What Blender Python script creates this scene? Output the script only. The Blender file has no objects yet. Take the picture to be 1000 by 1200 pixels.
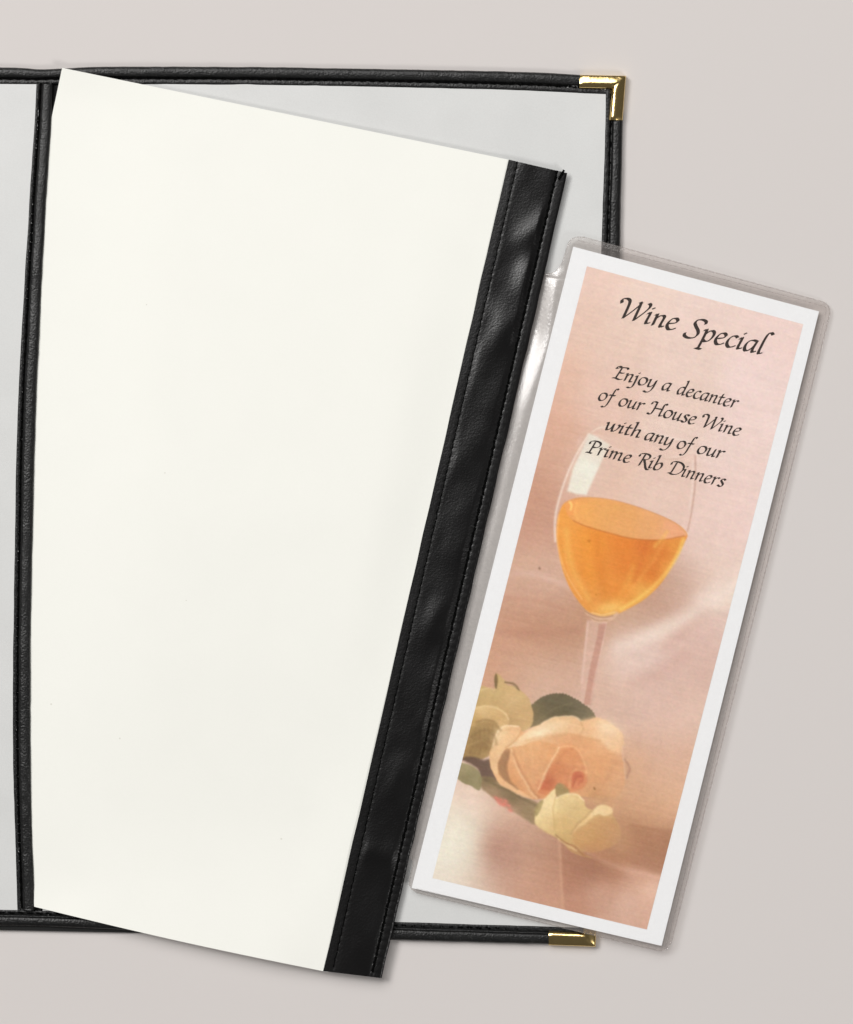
import bpy, math, random
import numpy as np

C = bpy.context.scene.collection
SC = bpy.context.scene
rng = np.random.RandomState(7)
random.seed(7)

# ------------------------------------------------------------------ camera
S = 0.00035            # metres per photograph pixel on the tabletop
HC = 1.25              # camera height
cam_d = bpy.data.cameras.new("camera")
cam = bpy.data.objects.new("camera", cam_d)
C.objects.link(cam)
cam.location = (0, 0, HC)
cam.rotation_euler = (0, 0, 0)
cam_d.sensor_fit = 'VERTICAL'
cam_d.angle = 2 * math.atan(600 * S / HC)
cam_d.clip_start = 0.05
cam_d.clip_end = 50
SC.camera = cam

# ------------------------------------------------------------------ light
W = bpy.data.worlds.new("World")
SC.world = W
W.use_nodes = True
bg = W.node_tree.nodes['Background']
bg.inputs[0].default_value = (1.0, 0.98, 0.96, 1)
bg.inputs[1].default_value = 0.085

def area(name, loc, aim, sx, sy, power, col):
    l = bpy.data.lights.new(name, 'AREA')
    l.shape = 'RECTANGLE'; l.size = sx; l.size_y = sy
    l.energy = power; l.color = col
    o = bpy.data.objects.new(name, l)
    C.objects.link(o)
    o.location = loc
    from mathutils import Vector
    d = Vector(aim) - Vector(loc)
    o.rotation_euler = d.to_track_quat('-Z', 'Y').to_euler()
    return o

area('key_softbox', (-3.0, 1.9, 4.6), (0, 0.0, 0), 1.7, 1.7, 140, (1.0, 0.985, 0.968))
area('fill_softbox', (2.1, -2.0, 2.6), (0, 0, 0), 0.9, 0.9, 46, (1.0, 0.98, 0.96))
area('top_softbox', (-0.75, 1.62, 2.45), (0, 0, 0), 2.4, 1.8, 62, (1.0, 0.985, 0.97))

SC.view_settings.view_transform = 'Standard'
SC.view_settings.look = 'None'
SC.view_settings.exposure = 0
SC.view_settings.gamma = 1
SC.view_settings.use_curve_mapping = False
SC.render.engine = 'CYCLES'
SC.cycles.transparent_max_bounces = 24

# ------------------------------------------------------------------ helpers
def at(x, y, z=0.0):
    """world point that sits at height z under photograph pixel (x, y)"""
    k = S * (1 - np.asarray(z) / HC)
    return np.stack(np.broadcast_arrays((np.asarray(x) - 500) * k, (600 - np.asarray(y)) * k, z), -1)

MM = 0.001

def link(name, verts, faces, mat, parent=None, smooth=True, base=None):
    me = bpy.data.meshes.new(name)
    v = np.asarray(verts, float)
    if parent is not None:
        v = v - np.array((base or parent).location)
    me.from_pydata([tuple(p) for p in v], [], faces)
    me.validate()
    me.materials.append(mat)
    if smooth:
        me.polygons.foreach_set('use_smooth', [True] * len(me.polygons))
    me.update()
    o = bpy.data.objects.new(name, me)
    C.objects.link(o)
    if parent is not None:
        o.parent = parent
    return o

def thing(name, label, cat, loc):
    o = bpy.data.objects.new(name, None)
    o.empty_display_size = 0.02
    C.objects.link(o)
    o.location = tuple(float(a) for a in loc)
    o['label'] = label; o['category'] = cat
    return o

def grid_faces(n, m, off=0, close=False, flip=False):
    f = []
    for i in range(n - 1):
        for j in range(m - 1 + (1 if close else 0)):
            a = off + i * m + j; b = off + i * m + (j + 1) % m
            c = off + (i + 1) * m + (j + 1) % m; d = off + (i + 1) * m + j
            f.append((a, d, c, b) if flip else (a, b, c, d))
    return f

def slab(name, top, thick, mat, parent=None, smooth=True):
    """closed sheet: top is an (n, m, 3) array of points, thickness goes down"""
    n, m, _ = top.shape
    bot = top.copy(); bot[..., 2] -= thick
    v = np.concatenate([top.reshape(-1, 3), bot.reshape(-1, 3)])
    f = grid_faces(n, m, 0) + grid_faces(n, m, n * m, flip=True)
    # rim gets its own vertices so that the edge stays crisp
    loop = [(0, j) for j in range(m)] + [(i, m - 1) for i in range(1, n)] + \
           [(n - 1, j) for j in range(m - 2, -1, -1)] + [(i, 0) for i in range(n - 2, 0, -1)]
    o = len(v); L = len(loop)
    rim = np.array([top[i, j] for i, j in loop]); rim2 = np.array([bot[i, j] for i, j in loop])
    v = np.concatenate([v, rim, rim2])
    for k in range(L):
        a = o + k; b = o + (k + 1) % L
        f.append((b, a, a + L, b + L))
    # orientation: make the top face +z
    p = [v[q] for q in f[0]]
    nz = np.cross(p[1] - p[0], p[2] - p[1])[2]
    if nz < 0:
        f = [tuple(reversed(q)) for q in f]
    return link(name, v, f, mat, parent, smooth)

def catmull(pts, n_per=10, closed=False):
    P = [np.array(p, float) for p in pts]
    N = len(P); out = []
    segs = N if closed else N - 1
    for i in range(segs):
        if closed:
            p0, p1, p2, p3 = P[(i - 1) % N], P[i], P[(i + 1) % N], P[(i + 2) % N]
        else:
            p1, p2 = P[i], P[i + 1]
            p0 = P[i - 1] if i > 0 else 2 * p1 - p2
            p3 = P[i + 2] if i + 2 < N else 2 * p2 - p1
        for t in np.arange(n_per) / n_per:
            out.append(0.5 * ((2 * p1) + (-p0 + p2) * t + (2 * p0 - 5 * p1 + 4 * p2 - p3) * t * t
                              + (-p0 + 3 * p1 - 3 * p2 + p3) * t ** 3))
    if not closed:
        out.append(P[-1])
    return np.array(out)

def resample(pts, n):
    pts = np.asarray(pts, float)
    d = np.r_[0, np.cumsum(np.hypot(*np.diff(pts[:, :2], axis=0).T))]
    s = np.linspace(0, d[-1], n)
    return np.stack([np.interp(s, d, pts[:, k]) for k in range(pts.shape[1])], 1)

def smooth_noise(n, scale, seed):
    r = np.random.RandomState(seed)
    k = max(4, int(n / scale) + 3)
    a = r.uniform(-1, 1, k)
    x = np.linspace(0, k - 2.001, n)
    i = x.astype(int); t = x - i; t = t * t * (3 - 2 * t)
    return a[i] * (1 - t) + a[i + 1] * t

def noise2(h, w, sy, sx, seed):
    r = np.random.RandomState(seed)
    ky, kx = int(h / sy) + 3, int(w / sx) + 3
    a = r.uniform(-1, 1, (ky, kx))
    y = np.arange(h) / sy; x = np.arange(w) / sx
    iy = y.astype(int); ix = x.astype(int)
    ty = (y - iy)[:, None]; tx = (x - ix)[None, :]
    ty = ty * ty * (3 - 2 * ty); tx = tx * tx * (3 - 2 * tx)
    A = a[iy][:, ix]; B = a[iy][:, ix + 1]; D = a[iy + 1][:, ix]; E = a[iy + 1][:, ix + 1]
    return (A * (1 - tx) + B * tx) * (1 - ty) + (D * (1 - tx) + E * tx) * ty

def lin(c):
    c = np.asarray(c, float) / 255.0
    return np.where(c <= 0.04045, c / 12.92, ((c + 0.055) / 1.055) ** 2.4)

# ------------------------------------------------------------------ materials
def new_mat(name):
    m = bpy.data.materials.new(name)
    m.use_nodes = True
    nt = m.node_tree
    return m, nt, nt.nodes, nt.links, nt.nodes['Principled BSDF']

def tex_coord(N, L, scale):
    tc = N.new('ShaderNodeTexCoord'); mp = N.new('ShaderNodeMapping')
    mp.inputs['Scale'].default_value = scale if isinstance(scale, tuple) else (scale,) * 3
    L.new(tc.outputs['Object'], mp.inputs['Vector'])
    return mp.outputs['Vector']

def leather(name, base, rough, bump, spec=0.5, cell=1500):
    m, nt, N, L, P = new_mat(name)
    v = tex_coord(N, L, 1.0)
    vo = N.new('ShaderNodeTexVoronoi'); vo.inputs['Scale'].default_value = cell
    vo.feature = 'SMOOTH_F1'
    nz = N.new('ShaderNodeTexNoise'); nz.inputs['Scale'].default_value = cell * 0.55
    nz.inputs['Detail'].default_value = 4
    big = N.new('ShaderNodeTexNoise'); big.inputs['Scale'].default_value = 70
    for n in (vo, nz, big):
        L.new(v, n.inputs['Vector'])
    mx = N.new('ShaderNodeMath'); mx.operation = 'ADD'
    L.new(vo.outputs['Distance'], mx.inputs[0]); L.new(nz.outputs['Fac'], mx.inputs[1])
    bp = N.new('ShaderNodeBump'); bp.inputs['Strength'].default_value = bump
    bp.inputs['Distance'].default_value = 0.00022
    L.new(mx.outputs[0], bp.inputs['Height']); L.new(bp.outputs[0], P.inputs['Normal'])
    mr = N.new('ShaderNodeMapRange')
    mr.inputs['To Min'].default_value = rough - 0.05; mr.inputs['To Max'].default_value = rough + 0.05
    L.new(big.outputs['Fac'], mr.inputs['Value']); L.new(mr.outputs[0], P.inputs['Roughness'])
    P.inputs['Base Color'].default_value = (*base, 1)
    P.inputs['Specular IOR Level'].default_value = spec
    return m

def papery(name, col, rough, spec, fine=1800, bump=0.05, mottle=0.03, specks=0.0):
    m, nt, N, L, P = new_mat(name)
    v = tex_coord(N, L, 1.0)
    a = N.new('ShaderNodeTexNoise'); a.inputs['Scale'].default_value = fine; a.inputs['Detail'].default_value = 3
    b = N.new('ShaderNodeTexNoise'); b.inputs['Scale'].default_value = 45; b.inputs['Detail'].default_value = 5
    for n in (a, b):
        L.new(v, n.inputs['Vector'])
    ad = N.new('ShaderNodeMath'); ad.operation = 'ADD'
    L.new(a.outputs['Fac'], ad.inputs[0]); L.new(b.outputs['Fac'], ad.inputs[1])
    mr = N.new('ShaderNodeMapRange')
    mr.inputs['From Min'].default_value = 0.6; mr.inputs['From Max'].default_value = 1.4
    mr.inputs['To Min'].default_value = 1 - mottle; mr.inputs['To Max'].default_value = 1 + mottle
    L.new(ad.outputs[0], mr.inputs['Value'])
    mul = N.new('ShaderNodeVectorMath'); mul.operation = 'SCALE'
    mul.inputs[0].default_value = tuple(col)
    L.new(mr.outputs[0], mul.inputs['Scale'])
    last = mul.outputs[0]
    if specks > 0:                      # sparse dust specks
        vo = N.new('ShaderNodeTexVoronoi'); vo.inputs['Scale'].default_value = 55
        L.new(v, vo.inputs['Vector'])
        lt = N.new('ShaderNodeMath'); lt.operation = 'LESS_THAN'; lt.inputs[1].default_value = 0.022
        L.new(vo.outputs['Distance'], lt.inputs[0])
        sp = N.new('ShaderNodeMath'); sp.operation = 'MULTIPLY'; sp.inputs[1].default_value = specks
        L.new(lt.outputs[0], sp.inputs[0])
        mix = N.new('ShaderNodeMix'); mix.data_type = 'RGBA'
        L.new(sp.outputs[0], mix.inputs['Factor']); L.new(last, mix.inputs[6])
        mix.inputs[7].default_value = (0.45, 0.43, 0.36, 1)
        last = mix.outputs[2]
    L.new(last, P.inputs['Base Color'])
    bp = N.new('ShaderNodeBump'); bp.inputs['Strength'].default_value = bump
    bp.inputs['Distance'].default_value = 0.0001
    L.new(a.outputs['Fac'], bp.inputs['Height']); L.new(bp.outputs[0], P.inputs['Normal'])
    P.inputs['Roughness'].default_value = rough
    P.inputs['Specular IOR Level'].default_value = spec
    return m

def flat_mat(name, col, rough=0.6, spec=0.3, metal=0.0):
    m, nt, N, L, P = new_mat(name)
    P.inputs['Base Color'].default_value = (*col, 1)
    P.inputs['Roughness'].default_value = rough
    P.inputs['Specular IOR Level'].default_value = spec
    P.inputs['Metallic'].default_value = metal
    return m

def film_mat(name, tint, haze, rough, bump, grain=0.004):
    m, nt, N, L, P = new_mat(name)
    N.remove(P)
    out = N['Material Output']
    v = tex_coord(N, L, 1.0)
    nz = N.new('ShaderNodeTexNoise'); nz.inputs['Scale'].default_value = 900; nz.inputs['Detail'].default_value = 3
    L.new(v, nz.inputs['Vector'])
    wv = N.new('ShaderNodeTexNoise'); wv.inputs['Scale'].default_value = 90; wv.inputs['Detail'].default_value = 2
    L.new(v, wv.inputs['Vector'])
    b1 = N.new('ShaderNodeBump'); b1.inputs['Strength'].default_value = bump; b1.inputs['Distance'].default_value = 0.0002
    L.new(nz.outputs['Fac'], b1.inputs['Height'])
    b2 = N.new('ShaderNodeBump'); b2.inputs['Strength'].default_value = bump; b2.inputs['Distance'].default_value = 0.0003
    L.new(wv.outputs['Fac'], b2.inputs['Height']); L.new(b1.outputs[0], b2.inputs['Normal'])
    tr = N.new('ShaderNodeBsdfTransparent'); tr.inputs[0].default_value = (*tint, 1)
    df = N.new('ShaderNodeBsdfDiffuse'); df.inputs[0].default_value = (0.8, 0.75, 0.72, 1)
    m1 = N.new('ShaderNodeMixShader'); m1.inputs[0].default_value = haze
    gm = N.new('ShaderNodeMapRange'); gm.inputs['From Min'].default_value = 0.3; gm.inputs['From Max'].default_value = 0.7
    gm.inputs['To Min'].default_value = 1.0 - grain; gm.inputs['To Max'].default_value = 1.0 + grain
    L.new(nz.outputs['Fac'], gm.inputs['Value'])
    gs = N.new('ShaderNodeVectorMath'); gs.operation = 'SCALE'; gs.inputs[0].default_value = tint
    L.new(gm.outputs[0], gs.inputs['Scale']); L.new(gs.outputs[0], tr.inputs[0])
    L.new(tr.outputs[0], m1.inputs[1]); L.new(df.outputs[0], m1.inputs[2])
    gl = N.new('ShaderNodeBsdfGlossy'); gl.inputs['Roughness'].default_value = rough
    L.new(b2.outputs[0], gl.inputs['Normal'])
    fr = N.new('ShaderNodeFresnel'); fr.inputs[0].default_value = 1.5
    L.new(b2.outputs[0], fr.inputs['Normal'])
    ge = N.new('ShaderNodeNewGeometry')
    inv = N.new('ShaderNodeMath'); inv.operation = 'SUBTRACT'; inv.inputs[0].default_value = 1.0
    L.new(ge.outputs['Backfacing'], inv.inputs[1])
    fm = N.new('ShaderNodeMath'); fm.operation = 'MULTIPLY'
    L.new(fr.outputs[0], fm.inputs[0]); L.new(inv.outputs[0], fm.inputs[1])
    m2 = N.new('ShaderNodeMixShader')
    L.new(fm.outputs[0], m2.inputs[0]); L.new(m1.outputs[0], m2.inputs[1]); L.new(gl.outputs[0], m2.inputs[2])
    L.new(m2.outputs[0], out.inputs['Surface'])
    return m

def print_mat(name, attr):
    m, nt, N, L, P = new_mat(name)
    a = N.new('ShaderNodeAttribute'); a.attribute_name = attr
    L.new(a.outputs['Color'], P.inputs['Base Color'])
    v = tex_coord(N, L, 1.0)
    nz = N.new('ShaderNodeTexNoise'); nz.inputs['Scale'].default_value = 1100; nz.inputs['Detail'].default_value = 3
    L.new(v, nz.inputs['Vector'])
    bp = N.new('ShaderNodeBump'); bp.inputs['Strength'].default_value = 0.22; bp.inputs['Distance'].default_value = 0.0002
    L.new(nz.outputs['Fac'], bp.inputs['Height']); L.new(bp.outputs[0], P.inputs['Normal'])
    P.inputs['Roughness'].default_value = 0.6
    P.inputs['Specular IOR Level'].default_value = 0.2
    return m

M_table = flat_mat('warm_grey_tabletop', (0.617, 0.584, 0.568), 0.9, 0.05)
M_leather = leather('black_leatherette', (0.0035, 0.0036, 0.0036), 0.40, 0.62, 0.44)
M_strip = leather('black_vinyl', (0.002, 0.0018, 0.0019), 0.31, 0.22, 0.46, 1500)
M_thread = flat_mat('black_thread', (0.003, 0.003, 0.003), 1.0, 0.0)
M_panel = papery('satin_grey_panel', (0.625, 0.63, 0.622), 0.36, 0.45, 1700, 0.16, 0.045)
M_board = flat_mat('black_board', (0.012, 0.012, 0.012), 0.7, 0.2)
M_cream = papery('cream_paper', (0.838, 0.840, 0.788), 0.75, 0.15, 1500, 0.05, 0.012, 0.35)
M_card = papery('white_card', (0.885, 0.90, 0.915), 0.6, 0.2, 1100, 0.2, 0.01)
M_ink = flat_mat('dark_brown_ink', (0.030, 0.020, 0.016), 0.6, 0.2)
M_film = film_mat('clear_vinyl', (0.988, 0.985, 0.983), 0.010, 0.17, 0.36)
M_back = film_mat('clear_vinyl_back', (0.962, 0.950, 0.945), 0.055, 0.2, 0.22, 0.02)
M_bead = film_mat('clear_vinyl_edge', (0.89, 0.88, 0.875), 0.08, 0.10, 0.3)
M_print = print_mat('printed_photo', 'print_colour')

def brass():
    m, nt, N, L, P = new_mat('polished_brass')
    P.inputs['Base Color'].default_value = (0.95, 0.70, 0.30, 1)
    P.inputs['Metallic'].default_value = 1
    v = tex_coord(N, L, 1.0)
    nz = N.new('ShaderNodeTexNoise'); nz.inputs['Scale'].default_value = 240; nz.inputs['Detail'].default_value = 2
    L.new(v, nz.inputs['Vector'])
    bp = N.new('ShaderNodeBump'); bp.inputs['Strength'].default_value = 0.25; bp.inputs['Distance'].default_value = 0.0006
    L.new(nz.outputs['Fac'], bp.inputs['Height']); L.new(bp.outputs[0], P.inputs['Normal'])
    P.inputs['Roughness'].default_value = 0.17
    return m
M_brass = brass()

# ------------------------------------------------------------------ tabletop
tb = link('tabletop', [(-4, -4, 0), (4, -4, 0), (4, 4, 0), (-4, 4, 0)], [(0, 1, 2, 3)], M_table, None, False)
tb['kind'] = 'structure'

# ------------------------------------------------------------------ menu cover
LX = -600     # left end of the open cover, outside the photograph
cover = thing('menu_cover', 'open black leatherette menu cover with grey panels and brass corners, lying under the cream page',
              'menu cover', at(330, 590, 0))

def line_fn(pts):
    pts = np.array(pts, float)
    return lambda t: np.interp(t, pts[:, 0], pts[:, 1])

# board under the panels (lies inside the binding)
bd = np.array([[at(LX + 6, 84, 0.0016), at(724, 94, 0.0016)], [at(LX + 6, 1078, 0.0016), at(693, 1104, 0.0016)]])
slab('backing_board', bd, 0.0013, M_board, cover, False)

def panel(p00, p01, p10, p11, z):
    n, m = 30, 20
    u = np.linspace(0, 1, m)[None, :, None]; v = np.linspace(0, 1, n)[:, None, None]
    p = (1 - v) * ((1 - u) * np.array(p00) + u * np.array(p01)) + v * ((1 - u) * np.array(p10) + u * np.array(p11))
    zz = np.full((n, m), z) + 0.00003 * noise2(n, m, 7, 7, 3)
    return slab('panel', at(p[..., 0], p[..., 1], zz), 0.0003, M_panel, cover)
panel((LX + 18, 95), (46, 95), (LX + 18, 1070), (22, 1070), 0.0025)
panel((76, 96), (713, 101), (50, 1072), (684, 1092), 0.0025)

PROF = [(-0.02, 1.4), (0.0, 2.2), (0.03, 2.6), (0.10, 2.75), (0.22, 2.75), (0.29, 2.55), (0.34, 2.3), (0.38, 2.3), (0.42, 2.75),
        (0.46, 3.2), (0.52, 3.45), (0.63, 3.56), (0.73, 3.60), (0.83, 3.54), (0.91, 3.32), (0.955, 3.0), (0.99, 2.1), (1.0, 1.4), (0.985, 0.25)]

def binding(name, inner, outer, prof, seam_t, pitch, zmul=1.0, seed=1, step=2.0, seam_z=2.35, holes=True, cap=True, mat=None):
    """padded strip between two edge lines, with a stitched groove along seam_t"""
    inner = catmull(inner, 12); outer = catmull(outer, 12)
    ln = np.hypot(*np.diff(outer, axis=0).T).sum()
    n = int(ln / step) + 2
    inner = resample(inner, n); outer = resample(outer, n)
    s = np.linspace(0, ln, n)
    wob = 0.012 * smooth_noise(n, 18, seed) + 0.008 * smooth_noise(n, 5, seed + 9)
    zn = 1 + 0.04 * smooth_noise(n, 22, seed + 1) + 0.02 * smooth_noise(n, 7, seed + 2)
    m = len(prof)
    V = np.zeros((n, m, 3))
    ph = (s / pitch) % 1.0
    hole = np.exp(-((np.minimum(ph, 1 - ph) * pitch) / 1.7) ** 2)
    for j, (t, z) in enumerate(prof):
        zz = z * zmul * zn
        if holes:
            near = math.exp(-((t - seam_t) / 0.075) ** 2)
            zz = zz - 0.15 * hole * near + 0.06 * (1 - hole) * near
        tt = t + wob * (1 if t > 0.2 else 0.35)
        p = inner + (outer - inner) * (tt if np.ndim(tt) else tt)[:, None]
        V[:, j] = at(p[:, 0], p[:, 1], zz * MM)
    f = grid_faces(n, m)
    v = V.reshape(-1, 3)
    if cap:
        f.append(tuple(range(m))); f.append(tuple((n - 1) * m + j for j in reversed(range(m))))
    nz = np.cross(V[1, m // 2] - V[0, m // 2], V[0, m // 2 + 1] - V[0, m // 2])[2]
    if nz > 0:
        f = [tuple(reversed(q)) for q in f]
    o = link(name, v, f, mat or M_leather, cover)
    # stitches
    k = 0; sv = []; sf = []
    st = pitch * 0.5
    while st < ln - 3:
        i = st / ln * (n - 1); i0 = int(i); a = i - i0; i1 = min(i0 + 1, n - 1)
        c_in = inner[i0] * (1 - a) + inner[i1] * a; c_out = outer[i0] * (1 - a) + outer[i1] * a
        ctr = c_in + (c_out - c_in) * seam_t
        d = outer[i1] - outer[i0]; d = d / (np.hypot(*d) + 1e-9)
        r = random.uniform(-0.12, 0.12)
        d = np.array([d[0] - d[1] * r, d[1] + d[0] * r])
        add_stitch(sv, sf, ctr, d, pitch * 0.98, 1.2, (seam_z * zmul - 0.02) * MM)
        st += pitch
    if holes:
        so = link('stitching', sv, sf, M_thread, o, True, cover)
        so['kind'] = 'stuff'
    return o

def add_stitch(sv, sf, ctr, d, length, rad, z):
    """one sewn stitch: a thread that rises out of its hole and dives into the next"""
    nrm = np.array([-d[1], d[0]])
    o = len(sv)
    K = 6
    ts = [-0.5, -0.36, -0.12, 0.12, 0.36, 0.5]
    hs = [-0.25, -0.1, 0.1, 0.1, -0.1, -0.25]
    rs = [1.35, 1.5, 0.8, 0.8, 1.5, 1.35]
    for t, h, r in zip(ts, hs, rs):
        p = ctr + d * length * t
        for q in range(6):
            a = q * math.pi / 3
            pp = p + nrm * math.cos(a) * rad * r
            sv.append(at(pp[0], pp[1], z + h * MM * 0.6 + math.sin(a) * rad * r * S))
    for i in range(K - 1):
        for q in range(6):
            sf.append((o + i * 6 + q, o + i * 6 + (q + 1) % 6, o + (i + 1) * 6 + (q + 1) % 6, o + (i + 1) * 6 + q))
    sf.append(tuple(o + q for q in range(6))); sf.append(tuple(o + (K - 1) * 6 + q for q in reversed(range(6))))

# top, bottom, right, (unseen) left binding, spine
binding('edge_binding',
        [(LX, 93), (-200, 97), (0, 99), (62, 98.7), (130, 99), (250, 99.5), (400, 101.5), (500, 103.5), (600, 106), (712, 111)],
        [(LX, 72), (-200, 76), (0, 78.7), (45, 81), (75, 80), (130, 78.3), (250, 78), (400, 80), (500, 82), (600, 84), (685, 88), (728, 90)],
        PROF, 0.345, 11.0, 1.0, 11)
binding('edge_binding',
        [(LX, 1056), (-200, 1062), (0, 1065.5), (60, 1067), (250, 1073), (400, 1078), (550, 1082.5), (688, 1087)],
        [(LX, 1077), (-200, 1082), (0, 1085), (60, 1086.5), (250, 1094.5), (400, 1100), (550, 1104.3), (640, 1106.5), (694, 1107.5)],
        PROF, 0.2, 11.0, 1.0, 21)
binding('edge_binding',
        [(710, 104), (708.5, 170), (706, 250), (703.5, 330), (697, 600), (686, 850), (678, 1092)],
        [(731.5, 95), (730, 141), (728.5, 200), (727, 290), (725, 340), (718.5, 600), (708, 850), (697.5, 1104)],
        PROF, 0.30, 11.5, 1.0, 31)
binding('edge_binding', [(LX + 21, 90), (LX + 20, 500), (LX + 16, 1060)], [(LX, 74), (LX - 1, 500), (LX - 5, 1075)],
        PROF, 0.30, 11.0, 1.0, 41)
# spine strip: stitched ledge on its left, padded roll on its right
SPROF = [(-0.01, 1.6), (0.0, 2.4), (0.04, 2.75), (0.10, 2.8), (0.17, 2.65), (0.22, 2.4), (0.26, 2.4), (0.30, 2.8), (0.34, 3.7),
         (0.38, 4.1), (0.45, 4.32), (0.58, 4.44), (0.70, 4.48), (0.80, 4.40), (0.87, 4.15), (0.91, 3.8), (0.95, 3.0), (1.0, 1.4)]
binding('spine_strip',
        [(43, 97), (40, 150), (36, 210), (30, 310), (27, 360), (20.2, 500), (17.8, 620), (15.8, 740), (15, 860), (17, 960), (20.5, 1067)],
        [(63.5, 97), (61.5, 150), (57, 210), (51.5, 310), (49, 360), (43, 500), (40, 620), (37.5, 740), (37.2, 860), (38.5, 960), (42.5, 1067)],
        SPROF, 0.235, 11.0, 1.0, 51, 2.0, 2.45)

# brass corners --------------------------------------------------
def corner(P0, A, B, w, la, lb, seed):
    """folded L of metal; A and B are unit directions of the arms from the outer tip P0"""
    prof = [(-0.03, 0.3), (-0.05, 2.2), (-0.045, 3.6), (-0.02, 3.95), (0.08, 4.25), (0.20, 4.55), (0.34, 4.85), (0.48, 5.05), (0.62, 5.1),
            (0.76, 4.95), (0.87, 4.6), (0.95, 4.0), (1.0, 3.1), (0.99, 2.2)]
    P0, A, B = map(np.array, (P0, A, B))
    v = []; f = []
    for (D, Nrm, ln, sd) in ((A, B, la, 1), (B, A, lb, 2)):
        off = len(v); n = 26; m = len(prof)
        for i in range(n):
            q = i / (n - 1)
            for (t, z) in prof:
                s0 = t * w
                s = s0 + (ln - s0) * q
                # slight dishing along the arm and a pinched open end
                zz = z + 0.10 * math.sin(q * 3.0 + sd + 2.0 * t) - (0.35 * max(0, (q - 0.93) / 0.07) if z > 2.5 else 0)
                zz -= 0.16 * math.exp(-(q / 0.05) ** 2) if z > 3 else 0
                p = P0 + D * s + Nrm * (t * w)
                v.append(at(p[0], p[1], zz * 0.88 * MM))
        ff = grid_faces(n, m, off)
        a = np.array(v[off + m * 5 + 6]); b = np.array(v[off + m * 5 + 7]); c = np.array(v[off + m * 6 + 6])
        if np.cross(b - a, c - a)[2] < 0:
            ff = [tuple(reversed(x)) for x in ff]
        # rolled end cap
        f += ff
    return link('brass_corner', v, f, M_brass, cover)
def unit(x, y):
    h = math.hypot(x, y); return (x / h, y / h)
corner((733.0, 89.5), unit(-53, -1.0), unit(-4.0, 51), 15.2, 53.0, 51.5, 1)
corner((697.5, 1108.7), unit(-54, -2.0), unit(1.2, -50), 15.6, 54.5, 52.0, 2)

# ------------------------------------------------------------------ cream page with its black strip
page = thing('menu_page', 'blank cream menu page edged with a black stitched strip, tilted across the cover',
             'menu page', at(330, 640, 0.004))
TL = np.array((73, 79.5)); TR = np.array((597, 187.5)); BR = np.array((381, 1138.5))
def strip_left(v):   # left edge of the strip
    return np.stack([596.0 - 217.0 * v, 187.0 + 951.0 * v], -1)
def strip_right(v):
    return np.stack([665.3 - 218.0 * v, 202.8 + 943.5 * v], -1)

def page_z(x, y):
    """sits on both bindings, sags into the cover between them"""
    v = np.clip((y - 100) / 1000.0, -0.05, 1.06)
    sag = np.interp(v, [-0.05, 0.0, 0.1, 0.3, 0.5, 0.68, 0.80, 0.87, 0.92, 0.97, 1.02, 1.06],
                    [4.8, 4.8, 5.5, 7.4, 8.6, 7.0, 4.4, 3.2, 3.6, 5.2, 7.2, 8.6])
    keep = np.clip((x - (596 - 0.228 * (y - 187)) + 70) / 80, 0, 1)
    keep = keep * keep * (3 - 2 * keep)
    z = sag + (5.35 - sag) * 0.9 * keep
    # its left side is held down under the spine strip
    xs_ = np.interp(y, [97, 210, 360, 500, 620, 740, 860, 960, 1067], [62, 56, 48, 42, 39, 37, 36.5, 38, 42])
    free = np.clip((x - xs_ - 2) / 150.0, 0, 1); free = free * free * (3 - 2 * free)
    ends = np.clip((115 - y) / 35.0, 0, 1) + np.clip((y - 1045) / 35.0, 0, 1)
    free = np.clip(free + ends, 0, 1)
    return (3.0 + (z - 3.0) * free) * MM

n, m = 150, 40
rows = []
ys = np.linspace(0, 1, n)
for i, v in enumerate(ys):
    # left limit: the true corner edge at the top, then tucked under the spine strip
    yl = 79.5 + (1062.5 - 79.5) * v
    xl_edge = 73 - 0.212 * (yl - 79.5)
    xl_spine = np.interp(yl, [97, 150, 210, 310, 360, 500, 620, 740, 860, 960, 1067],
                         [58, 56, 52, 46, 43.5, 38.5, 35.5, 33.5, 33, 35, 40.5])
    xl = max(xl_edge, xl_spine)
    pl = np.array((xl, yl)); pr = strip_left(v) + np.array((6.0, 1.3))
    u = np.linspace(0, 1, m)[:, None]
    rows.append(pl + (pr - pl) * u)
G = np.array(rows)
# the bottom edge bows down a little
bow = np.sin(np.linspace(0, 1, m) * math.pi)[None, :] * (np.clip((ys - 0.8) / 0.2, 0, 1) ** 2)[:, None]
G[..., 1] += 2.5 * bow
Z = page_z(G[..., 0], G[..., 1])
Zs = Z.copy()
for _ in range(14):
    Zs[1:-1] = (Zs[:-2] + 2 * Zs[1:-1] + Zs[2:]) / 4
slab('sheet', at(G[..., 0], G[..., 1], Zs), 0.0003, M_cream, page)

# black strip: relief of creases in strip coordinates (a across, b along, both in pixels)
nb, na = 640, 56
bb = np.linspace(0, 1, nb)[:, None]; aa = np.linspace(0, 1, na)[None, :]
Lp = strip_left(np.linspace(0, 1, nb)); Rp = strip_right(np.linspace(0, 1, nb))
PX = Lp[:, None, 0] + (Rp - Lp)[:, None, 0] * aa
PY = Lp[:, None, 1] + (Rp - Lp)[:, None, 1] * aa
edge_w = 0.5 * smooth_noise(nb, 14, 91)[:, None]
PX = PX + edge_w * (aa > 0.9) * (aa - 0.9) * 10 + 0.4 * smooth_noise(nb, 25, 92)[:, None] * (aa < 0.1)

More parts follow.
